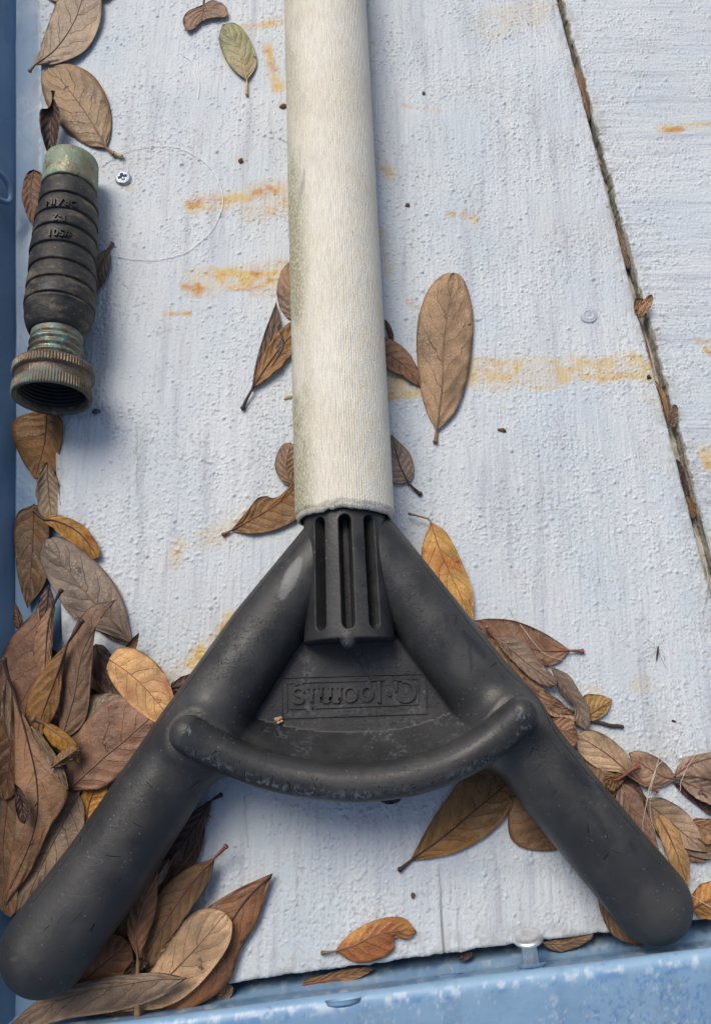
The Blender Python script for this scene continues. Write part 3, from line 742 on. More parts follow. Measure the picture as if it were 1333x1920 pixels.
c_ = s_.mix(s_.math('MULTIPLY', r_, s_.ramp(s_.noise(1.0, 4, s_.attrv('cyl', (1, .6, 1)), .7), .36, .60, .25, 1)), c_, (.27, .25, .12)); c_ = s_.mix(g_, c_, (.12, .105, .06)); c_ = s_.mix(b_, c_, (.30, .30, .31))
h_ = s_.math('ADD', s_.math('ADD', fib, s_.math('MULTIPLY', rib, .5)), s_.math('MULTIPLY', fibc, .7))
M_shaft = s_.out(c_, None, s_.bump(h_, .0006, .7))
nth, ns_ = 160, 640
th = np.arange(nth) / nth * 2 * math.pi; LEN = 760.0
ss = np.concatenate([np.linspace(-LEN, -40, 420), np.linspace(-39.5, 0, 220)]); Sx, Tx = np.meshgrid(ss, th, indexing='ij')
jag = (fbm(Tx * RP, Tx * 0, 5, 91, 4) - .5) * 1.6 - 2.6 * sstep(.2, .0, np.abs(np.sin((Tx - (math.pi / 2 + .10)) / 2) * 2) - .18) * vnoise(Tx * RP, Tx, 2, 2, 93)
Sx2 = S_END + Sx + jag * sstep(-14, 0, Sx)
chip = sstep(-1.6, 0, Sx) * .5
Rr = RP - chip + (fbm(Sx, Tx * 20, 30, 95, 3) - .5) * .15
vv = AX1 + Sx2[..., None] * PD + (Rr * np.cos(Tx))[..., None] * PX + (Rr * np.sin(Tx))[..., None] * np.array([0, 0, 1.0])
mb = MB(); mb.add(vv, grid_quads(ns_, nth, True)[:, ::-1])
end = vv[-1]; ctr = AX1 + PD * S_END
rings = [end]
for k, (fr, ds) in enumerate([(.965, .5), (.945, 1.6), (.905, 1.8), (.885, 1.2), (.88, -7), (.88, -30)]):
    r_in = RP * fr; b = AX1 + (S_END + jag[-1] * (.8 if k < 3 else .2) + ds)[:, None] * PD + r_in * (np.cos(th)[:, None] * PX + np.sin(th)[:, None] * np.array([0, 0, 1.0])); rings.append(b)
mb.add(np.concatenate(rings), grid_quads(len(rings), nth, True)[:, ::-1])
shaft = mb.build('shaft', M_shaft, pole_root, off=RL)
V = np.concatenate(mb.v); px, py = unproj(*V.T)
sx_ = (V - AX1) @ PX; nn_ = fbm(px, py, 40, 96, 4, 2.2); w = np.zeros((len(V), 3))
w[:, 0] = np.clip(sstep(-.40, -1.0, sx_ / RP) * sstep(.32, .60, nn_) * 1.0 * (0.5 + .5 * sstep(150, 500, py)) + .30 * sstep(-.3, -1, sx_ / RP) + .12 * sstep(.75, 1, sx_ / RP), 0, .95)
en = np.arange(len(V)) >= ns_ * nth - nth * 3
w[:, 1] = np.where(en & (np.arange(len(V)) < ns_ * nth), .1 + .45 * sstep(.45, .6, fbm(px, py, 6, 97, 4)), 0)
w[:, 2] = .7 * blob(px, py, 572, 318, 558, 402, 2.5, 2, 98, 7) + .4 * blob(px, py, 562, 270, 560, 330, 1, 2, 99, 6)
w[:, 2] = np.maximum(w[:, 2], .5 * blob(px, py, 600 + 40, 250, 672, 540, 1.6, 1.5, 94, 5) * (fbm(px, py, 7, 92, 3) > .60))
w[ns_ * nth:, 1] = .30 * sstep(.5, .62, fbm(px[ns_ * nth:], py[ns_ * nth:], 5, 90, 3)); w[ns_ * nth + nth * 4:, 1] = .9; w[ns_*nth:, 0] = .15
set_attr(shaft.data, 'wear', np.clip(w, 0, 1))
angc = np.arctan2(V[:, 2] - 20, sx_) * RP; set_attr(shaft.data, 'cyl', np.stack([angc + 100, (V - AX1) @ PD, 0 * angc], -1))

# raised maker's mark on the web plate, upside down as seen here
def cp(x, y, z=16.9): return P(520 + x / 4.443, 1250 + y / 4.443, z)
def ribbon(mb, pts, w, h0, h1, n=None, closed=False):
    pts = spline(pts, n or max(2, len(pts) * 5)) if n != 0 else np.array(pts, float)
    T = np.gradient(pts, axis=0); T /= np.linalg.norm(T, axis=1)[:, None] + 1e-9; N = np.stack([-T[:, 1], T[:, 0]], 1)
    w = np.full(len(pts), w, float) if np.isscalar(w) else np.interp(np.linspace(0, 1, len(pts)), np.linspace(0, 1, len(w)), w)
    pr = [(-.5 - 1.2 / np.maximum(w, 1), h0), (-.5, h1), (.5, h1), (.5 + 1.2 / np.maximum(w, 1), h0)]; rows = []
    for a, h in pr:
        q = pts + N * (w * a)[:, None]; rows.append(np.stack([cp(x, y, h) for x, y in q]))
    v = np.stack(rows, 1); mb.add(v, grid_quads(len(pts), 4))
    k = mb.n - len(pts) * 4; mb.q.append(np.array([[k, k + 1, k + 2, k + 3]])); k2 = mb.n - 4; mb.q.append(np.array([[k2 + 3, k2 + 2, k2 + 1, k2]]))
def ell(cx, cy, rx, ry, a0=0, a1=360, n=24):
    return [(cx + rx * math.cos(math.radians(a)), cy + ry * math.sin(math.radians(a))) for a in np.linspace(a0, a1, n)]
Z0, Z1 = 15.8, 17.5
lg = MB()
ribbon(lg, ell(1062, 205, 80, 82, 160, -108, 22), [16, 26, 34, 34, 26, 14], Z0, Z1, 0)     # G
ribbon(lg, [(986, 112), (986, 205)], 24, Z0, Z1, 0); ribbon(lg, [(965, 112), (1040, 112)], 12, Z0, Z1, 0)
ribbon(lg, ell(934, 222, 14, 14, 0, 360, 14), 16, Z0, Z1, 0)                              # dot
ribbon(lg, [(845, 122), (845, 300)], 30, Z0, Z1, 0); ribbon(lg, [(770, 112), (885, 110)], 11, Z0, Z1, 0); ribbon(lg, [(832, 300), (868, 296)], 10, Z0, Z1, 0)  # l
ribbon(lg, ell(745, 222, 46, 58), 24, Z0, Z1, 0); ribbon(lg, ell(607, 228, 52, 58), 24, Z0, Z1, 0)   # o o
for x in (520, 440, 362): ribbon(lg, [(x, 178), (x, 282)], 22, Z0, Z1, 0); ribbon(lg, [(x - 26, 176), (x + 22, 174)], 9, Z0, Z1, 0)   # m
ribbon(lg, [(520, 255), (510, 290), (480, 296), (452, 280), (440, 250)], 15, Z0, Z1); ribbon(lg, [(440, 258), (428, 290), (400, 296), (374, 282), (362, 250)], 15, Z0, Z1)
ribbon(lg, [(285, 182), (285, 292)], 24, Z0, Z1, 0); ribbon(lg, [(248, 180), (312, 178)], 9, Z0, Z1, 0); ribbon(lg, [(268, 294), (300, 292)], 9, Z0, Z1, 0); ribbon(lg, ell(284, 336, 9, 9, 0, 360, 12), 13, Z0, Z1, 0)   # i
ribbon(lg, [(222, 212), (206, 188), (172, 178), (140, 192), (134, 216), (160, 236), (196, 250), (214, 272), (200, 296), (168, 302), (136, 292), (124, 272)], 21, Z0, Z1, 60)   # s
lg_o = lg.build('maker_lettering', M_plas, web, smooth=False, off=RL)
fm = MB()
for pts in ([(34, 92), (1232, 58), (1246, 390), (42, 430), (34, 92)], [(205, 150), (212, 132), (745, 116)], [(770, 111), (885, 109)], [(1110, 103), (1176, 102), (1174, 312), (330, 346), (318, 356)], [(248, 372), (240, 350), (104, 352)], [(80, 372), (78, 138), (128, 136)], [(135, 140), (150, 158), (180, 140)]):
    for a, b in zip(pts[:-1], pts[1:]): ribbon(fm, [a, b], 7, Z0, 17.1, 0)
fm_o = fm.build('maker_frame', M_plas, web, smooth=False, off=RL)
for o in (lg_o, fm_o): set_attr(o.data, 'wear', np.zeros((len(o.data.vertices), 3)))
# ---------------------------------------------------------------- garden hose adapter lying by the wall
def mat_patina(name, cu, gr, seed):
    s = Mat(name, .55, .5); n1 = s.noise(75 + seed, 5, None, .65); n2 = s.noise(260, 4); n3 = s.noise(40, 3)
    c = s.mix(s.ramp(n1, .40, .58), cu, gr); c = s.mix(s.ramp(n2, .54, .68, 0, .65), c, tuple(min(1, x * 1.55) for x in gr))
    c = s.mix(s.ramp(n3, .52, .64, 0, .6), c, (.18, .12, .075)); c = s.mix(s.ramp(s.noise(330, 4), .60, .68, 0, .7), c, (.05, .045, .04))
    return s.out(c, s.ramp(n1, .4, .6, .42, .75), s.bump(s.math('ADD', n2, s.noise(900, 3)), .0004, .7), s.ramp(n1, .4, .6, .55, .05))
M_green = mat_patina('verdigris_brass', (.22, .20, .13), (.21, .28, .22), 0)
M_teal = mat_patina('teal_corroded_brass', (.16, .14, .10), (.20, .34, .30), 9)
M_brown = mat_patina('brown_tarnished_brass', (.135, .088, .060), (.14, .165, .14), 4)
s_ = Mat('perished_rubber', .55, .4); n1 = s_.noise(95, 6, s_.coord((1, 2, 1)), .7); n2 = s_.noise(300, 4)
c_ = s_.mix(s_.ramp(n1, .49, .68), (.024, .024, .026), (.15, .125, .085)); c_ = s_.mix(s_.ramp(n2, .5, .7, 0, .5), c_, (.055, .05, .045))
c_ = s_.mix(s_.ramp(s_.voro(330), .05, .10, .8, 0), c_, (.30, .27, .22))
M_rub = s_.out(c_, s_.ramp(n1, .4, .6, .45, .75), s_.bump(s_.math('ADD', n2, s_.math('MULTIPLY', n1, 1.5)), .0005, .8))

def hx(py): return np.interp(py, [268, 450, 600, 715], [118, 102, 83, 69])
Ha = P(118, 268, 12.5 + 12.3); Ha[2] -= 12.3; Hb = P(69, 706, 21 + 16.6); Hb[2] -= 16.6
HA = (Hb - Ha) / np.linalg.norm(Hb - Ha)
def hs(py, r):
    z = 14.0
    for _ in range(4):
        q = P(hx(py), py, z + r); s = float((q - Ha)[:2] @ HA[:2]) / float(HA[:2] @ HA[:2]); z = Ha[2] + s * HA[2]
    return s
hose = thing('hose_adapter', 'short ribbed black rubber hose adapter with corroded brass ends lying beside the left wall', 'hose adapter', (Ha[0], Ha[1], 0))
HL = np.array([Ha[0], Ha[1], 0.0])
mb = MB()
HSC = .94
s0, s1 = hs(268, 12.3), hs(322, 12.9)
jagr = lambda k, a, th: (np.zeros_like(th))
mb.lathe([(s0 + 4, 10.4), (s0 + .4, 10.6), (s0, 11.2), (s0 + .3, 12.0), (s0 + 1.2, 12.4), (s0 + 6, 12.6), (s1 - 2, 12.9), (s1 - .3, 12.9), (s1, 12.6), (s1, 11.5)], Ha, HA, 96, lambda k, a, th: .22 * np.sin(th * 2 + 1) + .12 * np.sin(th * 5) * (k > 5))
mb.build('ferrule', M_green, hose, off=HL)
mb = MB(); bands = [324, 358, 389, 418, 450, 483, 515, 547]; rb = [12.0, 13.6, 14.3, 14.6, 14.8, 15.0, 15.2, 15.4]
prof = [(s1 - 6, 11.3)]
for k in range(len(bands) - 1):
    a, b = hs(bands[k], rb[k]), hs(bands[k + 1], rb[k + 1]); r = rb[k + 1]
    r0 = 12.2 if k == 0 else rb[k] - .25
    prof += [(a + .15, r0 - .6), (a + .5, r0 - .1), (a + (b - a) * .3, (r0 + r) / 2 + .15), (a + (b - a) * .55, r + .1), (b - 1.3, r + .25), (b - .5, r + .2), (b - .2, r - .2), (b - .05, r - .7)]
e0, e1 = hs(547, 15.2), hs(602, 12.2)
prof += [(e0 + .1, 14.4), (e0 + .5, 15.2), (e0 + 1.6, 15.3), (e0 + 2.2, 15.0), (e0 + (e1 - e0) * .45, 14.6), (e0 + (e1 - e0) * .75, 13.4), (e1 - .6, 12.2), (e1 + .2, 11.4), (e1 + .3, 9.5)]
pr = []
for a, b in zip(prof[:-1], prof[1:]): pr += [a, ((a[0] + b[0]) / 2, (a[1] + b[1]) / 2)]
pr.append(prof[-1])
mb.lathe(pr, Ha, HA, 128, lambda k, a, th: .25 * np.sin(th + a * .15) + .14 * np.sin(3 * th + a * .35))
rub = mb.build('rubber_sleeve', M_rub, hose, off=HL)
mb = MB(); n0, n1_ = hs(598, 10.9), hs(662, 11.3); prof = [(n0 - 5, 9.5), (n0 - 1, 10.6), (n0, 10.9)]
for k in range(60):
    t = k / 59; prof.append((n0 + (n1_ - n0) * t, 11.0 + .5 * t + (.55 * math.sin(t * 5 * 2 * math.pi) * sstep(.22, .35, t)) ))
mb.lathe(prof, Ha, HA, 96, lambda k, a, th: .12 * np.sin(4 * th + a)); mb.build('threaded_neck', M_teal, hose, off=HL)
mb = MB(); c0, c1, c2, c3 = hs(657, 16.6), hs(676, 17.2), hs(697, 16.2), hs(717, 16.4)
prof = [(c0 + 1, 10), (c0 + .2, 14.5), (c0, 16.0), (c0 + .4, 16.9), (c0 + 1, 17.2), (c1 - 1.0, 17.4), (c1 - .3, 17.2), (c1, 16.2), (c1 + .6, 15.9), (c2 - .6, 16.2), (c2, 16.6), (c3 - .9, 16.9), (c3 - .2, 16.7), (c3 + .1, 16.2), (c3, 15.3), (c3 - .6, 14.7), (c3 - 3, 14.5)]
for k in range(30): prof.append((c3 - 3 - k * .35, 14.1 + .45 * math.sin(k * 1.25)))
prof += [(c3 - 14, 13.8), (c3 - 14.2, 11), (c3 - 14.3, 6), (c3 - 14.3, .2)]
prof = [(a, r * 1.0) for a, r in prof]
def knurl(k, a, th):
    w = 1.0 if (4 <= k <= 6 or 10 <= k <= 12) else 0.0
    return w * (.24 * np.sign(np.sin(th * 84)) * np.abs(np.sin(th * 84)) ** .5)
mb.lathe(prof[:17], Ha, HA, 756, knurl); mb.build('coupling', M_brown, hose, off=HL)
mb = MB(); mb.lathe(prof[16:], Ha, HA, 96); mb.build('inner_thread', mat_plain('dark_inner_thread', (.018, .021, .02), .6, 150, .4), hose, off=HL)  # inside of the mouth coloured near black, darker than the coupling
# raised lettering on the rubber
M_letter = mat_plain('rubber_lettering', (.022, .021, .020), .45, 200, .3)
def wrap_text(body, py, size, r, dx):
    cu = bpy.data.curves.new('lettering', 'FONT'); cu.body = body; cu.size = size; cu.extrude = .7; cu.offset = .09; cu.align_x = 'CENTER'; cu.align_y = 'CENTER'; cu.resolution_u = 3
    o = bpy.data.objects.new('tmp', cu); COL.objects.link(o); dg = bpy.context.evaluated_depsgraph_get()
    me = bpy.data.meshes.new_from_object(o.evaluated_get(dg)); bpy.data.objects.remove(o); bpy.data.curves.remove(cu)
    Xv = np.cross(HA, [0, 0, 1.0]); Xv /= np.linalg.norm(Xv); Yv = np.cross(Xv, HA)
    if Xv[0] < 0: Xv = -Xv
    if Yv[2] < 0: Yv = -Yv
    s0 = hs(py, r)
    for v in me.vertices:
        x, y, z = v.co; x = -x; th = (x + dx) / r
        rr = r + z * .75 - .05; q = Ha + (s0 + y) * HA + rr * (math.sin(th) * Xv + math.cos(th) * Yv) - HL
        v.co = q * MM
    me.name = 'raised_lettering'; add('raised_lettering', me, M_letter, rub)
wrap_text('DRAIN', 378, 4.8, 14.95, 2.6); wrap_text('1-2', 408, 4.8, 15.25, 2.8); wrap_text('#501', 436, 5.0, 15.4, 3.0)

for ch in list(hose.children) + list(rub.children):
    me = ch.data; n = len(me.vertices); co = np.zeros(n * 3, np.float32); me.vertices.foreach_get('co', co); co = co.reshape(-1, 3).astype(float) / MM + HL
    sa_ = (co - Ha) @ HA; ax_ = Ha + sa_[:, None] * HA; co = ax_ + (co - ax_) * .94
    me.vertices.foreach_set('co', ((co - HL) * MM).astype(np.float32).ravel()); me.update()
# ---------------------------------------------------------------- leaves
LG = 'fallen leaves lying on the deck'
rngL = np.random.default_rng(77)
def leaf(label, kind, mid, wl, wr, z0, z1, st=None, prof=(.75, .5), cup=.12, arch=0.0, wav=.95, trunc=(0, 1), stk=None, sr=.75, fold=0.0, holes=None, L=None, R=None, cat='leaf', twist=0.0):
    nu, nvh = 34, 7
    seed = int(rngL.integers(1, 9999)); M = spline(mid, 60)
    d = np.r_[0, np.cumsum(np.linalg.norm(np.diff(M, axis=0), axis=1))]; d /= d[-1]; us = np.linspace(0, 1, nu)
    M = np.stack([np.interp(us, d, M[:, 0]), np.interp(us, d, M[:, 1])], 1)
    T = np.gradient(M, axis=0); T /= np.linalg.norm(T, axis=1)[:, None]; NL = np.stack([T[:, 1], -T[:, 0]], 1)
    a, b = prof; uu = trunc[0] + (trunc[1] - trunc[0]) * us; um = a / (a + b); mx = um ** a * (1 - um) ** b
    W = np.clip(uu, 1e-4, 1) ** a * np.clip(1 - uu, 0, 1) ** b / mx
    jit = lambda s: 1 + (vnoise(us * 6, us * 0, 1, 1, seed + s) - .5) * .16 + (vnoise(us * 20, us * 0, 1, 1, seed + s + 3) - .5) * .09
    WL = W * wl * jit(1); WR = W * wr * jit(2)
    if L is not None: e = spline(L, 60); 
    vs = np.concatenate([-np.linspace(1, 0, nvh, endpoint=False), np.linspace(0, 1, nvh)])       # left .. right
    nv = len(vs); U, Vv = np.meshgrid(us, vs, indexing='ij')
    wd = np.where(Vv < 0, WL[:, None], WR[:, None]); px = M[:, 0:1] - NL[:, 0:1] * Vv * wd; py = M[:, 1:2] - NL[:, 1:2] * Vv * wd
    if L is not None or R is not None:
        for E, sgn in ((L, -1), (R, 1)):
            if E is None: continue
            E = spline(E, 80); dd = np.r_[0, np.cumsum(np.linalg.norm(np.diff(E, axis=0), axis=1))]; dd /= dd[-1]
            ex, ey = np.interp(us, dd, E[:, 0]), np.interp(us, dd, E[:, 1]); m = (Vv * sgn) > 0; t = np.abs(Vv)
            px = np.where(m, M[:, 0:1] + (ex[:, None] - M[:, 0:1]) * t, px); py = np.where(m, M[:, 1:2] + (ey[:, None] - M[:, 1:2]) * t, py)
    jagw = (fbm(U * 9, Vv * 0, .5, seed + 9, 3) - .5)
    wmm = max(wl, wr) / 4.7
    Z = z0 + (z1 - z0) * U + arch * np.sin(np.pi * U) + cup * wmm * (np.abs(Vv) ** 1.6 - (1 if cup < 0 else 0)) * np.sin(np.pi * np.clip(U, .04, .97)) ** .5
    Z += wav * ((fbm(U * 5, Vv * 2.2, 1.2, seed + 5, 3) - .5) * 2.0) * (.35 + np.abs(Vv)) + fold * Vv + twist * Vv * (U - .5) * 2
    v = PA(px, py, Z); n = nu * nv
    # thin but real thickness
    lowv = v.copy(); dzt = .28; lowv[..., 2] -= dzt
    V2 = np.concatenate([v.reshape(-1, 3), lowv.reshape(-1, 3)]); q = grid_quads(nu, nv)
    idx = np.arange(n).reshape(nu, nv); ring = np.concatenate([idx[0, :-1], idx[:-1, -1], idx[-1, :0:-1], idx[:0:-1, 0]]); r2 = np.roll(ring, -1)
    side = np.stack([ring, r2, r2 + n, ring + n], 1)
    if holes:
        c = (U[:-1, :-1] + .5 / nu, Vv[:-1, :-1]); keep = np.ones(c[0].size, bool)
        for hu, hv_, hr in holes: keep &= (np.hypot((c[0].ravel() - hu), (c[1].ravel() - hv_) * .25) > hr)
        q_ = q[keep]
    else: q_ = q
    base = v[0, nvh].copy(); base[2] = max(base[2], 0)
    label = ' '.join(label.split()[:99]); root = thing('fallen_leaf', label, cat, base, LG)
    # orientation: make upper faces point up
    A = V2[q_[0][1]] - V2[q_[0][0]]; B = V2[q_[0][3]] - V2[q_[0][0]]
    qt = q_ if np.cross(A, B)[2] > 0 else q_[:, ::-1]
    m = mesh_np('blade', V2 - base, np.concatenate([qt, qt[:, ::-1] + n, side]))
    uvl = m.uv_layers.new(name='UVMap'); li = np.zeros(len(m.loops), np.int32); m.loops.foreach_get('vertex_index', li); li = li % n
    uv = np.stack([U.ravel()[li], (Vv.ravel()[li] + 1) / 2], 1).astype(np.float32); uvl.data.foreach_set('uv', uv.ravel())
    add('blade', m, leafmat(kind), root)
    # stalk running on into the midrib
    stk = stk or {'tan': 'tan', 'greytan': 'tan', 'green': 'pale', 'light': 'tan', 'orange': 'red', 'yellow': 'tan', 'redbrown': 'red', 'dark': 'dark', 'brown': 'tan', 'pink': 'tan'}[kind]
    rib = v[:, nvh].copy(); rib[:, 2] += .06; rr = np.linspace(sr * .55, .10, nu); k = int(nu * .97); rib = rib[:k]; rr = rr[:k]
    if st:
        e = spline([(M[0, 0], M[0, 1], Z[0, nvh])] + [(x, y, z) for x, y, z in st], 12)[::-1]
        sp = np.stack([P(x, y, z + .06) for x, y, z in e]); sr_ = np.linspace(sr * 1.15, sr * .62, 12); sr_[0:2] *= 1.3
        rib = np.concatenate([sp[:-1], rib]); rr = np.concatenate([sr_[:-1], rr])
    mb = MB(); mb.tube(rib, rr, 7); mb.build('stalk', stalkmat(stk), root, off=base)
    return root

A_ = leaf
# ---- top left
A_('tan leaf whose lower edge sticks out behind the large leaf at the top left corner', 'light', [(80, -25), (150, -40), (235, -32)], 44, 44, .9, 1.2, prof=(.4, .5))
A_('large pale tan leaf at the top left corner, its stalk over the blue gutter', 'tan', [(66, 122), (105, 92), (140, 40), (160, -20), (175, -75)], 46, 50, 2.0, 4.0, st=[(56, 134, 1.5)], L=[(66, 122), (84, 66), (104, 10), (130, -50), (175, -75)], R=[(66, 122), (110, 118), (160, 94), (187, 45), (190, -10), (175, -75)], cup=-.10)
A_('large flat tan leaf just above the brass end of the hose adapter', 'tan', [(200, 277), (168, 222), (130, 168), (92, 126)], 50, 50, 1.4, 2.4, st=[(215, 290, 1.2)], L=[(200, 277), (160, 270), (112, 232), (84, 185), (78, 140), (92, 126)], R=[(200, 277), (209, 240), (204, 190), (176, 142), (132, 120), (92, 126)], cup=-.12, sr=.9)
A_('dark brown folded leaf standing upright behind the brass end of the hose adapter', 'dark', [(100, 182), (98, 220), (95, 292)], 20, 16, 8, 4, st=[(100, 171, 9)], L=[(100, 182), (112, 205), (113, 228), (108, 260), (100, 295)], R=[(100, 182), (92, 202), (76, 206), (75, 235), (83, 268), (92, 294)], cup=.9)
A_('brown leaf half hidden on the wall side of the hose adapter', 'brown', [(64, 318), (58, 360), (66, 425)], 30, 16, -5, -4, prof=(.4, .6), cup=.3)
A_('small brown leaf poking out on the deck side of the hose adapter', 'greytan', [(203, 468), (190, 500), (166, 552)], 18, 18, 1.2, 1.5, st=[(212, 455, 1.4)], prof=(.6, .6))
A_('broken butterfly shaped leaf at the top edge left of the pole', 'brown', [(382, 8), (381, 24), (378, 40)], 0, 0, 2.5, 2.0, st=[(384, -10, 4)], L=[(382, 8), (400, 0), (424, 12), (424, 30), (398, 34), (378, 40)], R=[(382, 8), (352, 22), (343, 40), (352, 56), (370, 50), (378, 40)], cup=-.25, wav=.9)
A_('pale green leaf near the top of the deck left of the pole', 'green', [(463, 150), (455, 110), (440, 75), (417, 46)], 32, 32, 1.6, 2.2, st=[(463, 178, 1.0)], L=[(463, 150), (438, 130), (418, 100), (411, 70), (417, 46)], R=[(463, 150), (480, 125), (479, 98), (462, 62), (440, 43), (417, 46)], cup=-.12, sr=.6)
# ---- left of pole
A_('rounded brown leaf tip peeping out from under the pole above the forked pair', 'brown', [(556, 600), (545, 545), (552, 490)], 26, 24, 1.2, 1.5, prof=(.4, .4), cup=-.2)
A_('narrow dark brown leaf with a bitten edge lying left of the pole', 'dark', [(472, 730), (488, 690), (508, 640), (518, 566)], 12, 12, 1.0, 3.0, L=[(472, 730), (480, 680), (496, 625), (518, 566)], R=[(472, 730), (500, 700), (530, 655), (531, 630), (520, 615), (526, 600), (518, 566)], cup=.2)
A_('reddish brown leaf under the left side of the pole with a long dark stalk', 'redbrown', [(474, 728), (505, 680), (540, 636), (590, 590)], 22, 26, 2.4, 1.6, st=[(462, 750, 2), (455, 767, 1.2)], stk='dark', prof=(.9, .6), cup=.15, sr=.8)
A_('small curled orange brown leaf under the left side of the pole near its lower end', 'brown', [(552, 912), (536, 880), (545, 830)], 20, 22, 1.4, 1.6, prof=(.6, .4), cup=-.3)
A_('pointed reddish leaf with a torn top edge beside the lower end of the pole', 'redbrown', [(432, 996), (475, 972), (520, 945), (570, 900)], 20, 24, 1.0, 2.4, st=[(418, 1003, .8)], L=[(432, 996), (470, 950), (483, 934), (500, 930), (512, 934), (530, 925), (570, 880)], R=[(432, 996), (480, 1000), (530, 988), (590, 950)], stk='red', cup=.12)
# ---- right of pole
A_('dark sliver of a leaf under the right side of the pole', 'dark', [(722, 600), (730, 622), (736, 652)], 6, 5, 2, 1.6, prof=(.6, .8))
A_('tan brown leaf pointing from under the right side of the pole toward the big leaf', 'brown', [(690, 650), (730, 665), (765, 692), (789, 724)], 27, 26, 3.5, 1.2, prof=(.3, .8), cup=-.12)
A_('big oval tan leaf lying alone on the deck to the right of the pole', 'tan', [(818, 808), (829, 720), (832, 640), (850, 512)], 50, 50, 1.3, 2.4, st=[(816, 829, .9)], L=[(818, 808), (795, 758), (783, 690), (782, 610), (800, 548), (828, 516), (850, 511)], R=[(818, 808), (856, 768), (879, 690), (887, 600), (876, 540), (862, 515), (850, 511)], cup=-.10, sr=.85)
A_('small greyish brown leaf beside the lower right side of the pole', 'greytan', [(766, 906), (748, 868), (735, 815)], 22, 22, 1.6, 1.8, st=[(778, 918, 1.2), (789, 927, .8)], stk='dark', L=[(766, 906), (742, 905), (726, 890), (728, 820)], R=[(766, 906), (776, 885), (768, 850), (735, 815)], cup=-.15)
A_('yellow orange leaf standing against the right arm of the fork', 'yellow', [(807, 978), (824, 1030), (846, 1080), (884, 1160)], 20, 22, 4.5, 3.0, st=[(800, 972, 4), (766, 963, 3)], L=[(807, 978), (838, 1000), (868, 1060), (886, 1110), (887, 1162)], R=[(807, 978), (790, 1035), (805, 1090), (887, 1170)], cup=-.22, sr=.4)
# ---- left column in the gutter
A_('reddish brown leaf wedged in the gutter right below the mouth of the hose adapter', 'redbrown', [(88, 765), (84, 830), (66, 898)], 34, 36, 2.5, -3, L=[(88, 765), (118, 790), (113, 850), (104, 890), (66, 898)], R=[(88, 765), (30, 785), (25, 820), (42, 862), (66, 898)], cup=.05)
A_('broken dull brown leaf lying flat in the gutter with a ragged top', 'redbrown', [(64, 948), (62, 1010), (58, 1080), (52, 1140)], 28, 30, -5.5, -5, L=[(64, 945), (90, 960), (92, 1030), (86, 1090), (52, 1140)], R=[(64, 945), (32, 965), (28, 1020), (36, 1090), (52, 1140)], wav=1.0)
A_('small tan leaf with a row of dark spots along its midrib in the gutter', 'greytan', [(88, 866), (91, 915), (98, 978)], 22, 24, 1, -2, prof=(.7, .5), cup=.2)
A_('orange brown curled leaf lying across the deck edge above the grey brown leaf', 'orange', [(82, 974), (110, 978), (150, 1000), (186, 1046)], 16, 24, 4, 2.6, st=[(66, 958, 3.5)], stk='dark', prof=(.6, .45), cup=-.35)
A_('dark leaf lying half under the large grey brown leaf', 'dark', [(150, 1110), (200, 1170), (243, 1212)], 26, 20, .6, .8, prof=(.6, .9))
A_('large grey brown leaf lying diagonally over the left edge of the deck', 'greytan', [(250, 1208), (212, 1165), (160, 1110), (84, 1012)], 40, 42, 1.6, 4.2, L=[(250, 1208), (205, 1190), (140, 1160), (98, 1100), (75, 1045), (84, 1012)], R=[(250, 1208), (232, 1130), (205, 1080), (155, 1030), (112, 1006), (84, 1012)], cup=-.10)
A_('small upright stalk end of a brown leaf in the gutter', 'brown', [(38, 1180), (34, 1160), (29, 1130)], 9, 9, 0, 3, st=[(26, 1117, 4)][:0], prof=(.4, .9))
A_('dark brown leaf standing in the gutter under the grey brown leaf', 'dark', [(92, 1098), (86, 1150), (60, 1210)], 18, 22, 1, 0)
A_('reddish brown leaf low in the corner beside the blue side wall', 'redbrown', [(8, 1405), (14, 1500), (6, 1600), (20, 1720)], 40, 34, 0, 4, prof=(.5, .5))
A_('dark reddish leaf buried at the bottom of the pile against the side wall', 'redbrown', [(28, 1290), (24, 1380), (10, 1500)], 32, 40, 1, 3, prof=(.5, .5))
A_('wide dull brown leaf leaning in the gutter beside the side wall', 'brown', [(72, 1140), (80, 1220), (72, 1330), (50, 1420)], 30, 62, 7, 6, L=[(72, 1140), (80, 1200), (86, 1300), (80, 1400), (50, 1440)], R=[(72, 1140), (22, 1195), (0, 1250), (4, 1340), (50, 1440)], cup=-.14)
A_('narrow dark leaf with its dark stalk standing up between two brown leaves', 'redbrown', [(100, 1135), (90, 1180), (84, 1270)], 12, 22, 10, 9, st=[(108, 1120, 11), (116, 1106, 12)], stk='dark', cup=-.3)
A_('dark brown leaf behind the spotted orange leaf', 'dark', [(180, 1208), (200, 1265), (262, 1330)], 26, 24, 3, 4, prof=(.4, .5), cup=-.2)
A_('dull brown leaf in the shade below the dark one behind the orange leaf', 'redbrown', [(170, 1250), (190, 1290), (235, 1340)], 18, 24, 1.5, 2)
A_('reddish leaf tip showing between the orange leaf and the left arm', 'dark', [(320, 1290), (345, 1285), (400, 1260)], 16, 18, 1.2, 1.4, st=[(326, 1277, 2)][:0], prof=(.4, .6))
A_('small pointed leaf tip sticking up above the orange leaf', 'brown', [(236, 1228), (250, 1208), (261, 1186)], 10, 9, 4, 9, prof=(.3, .9), cup=.4)
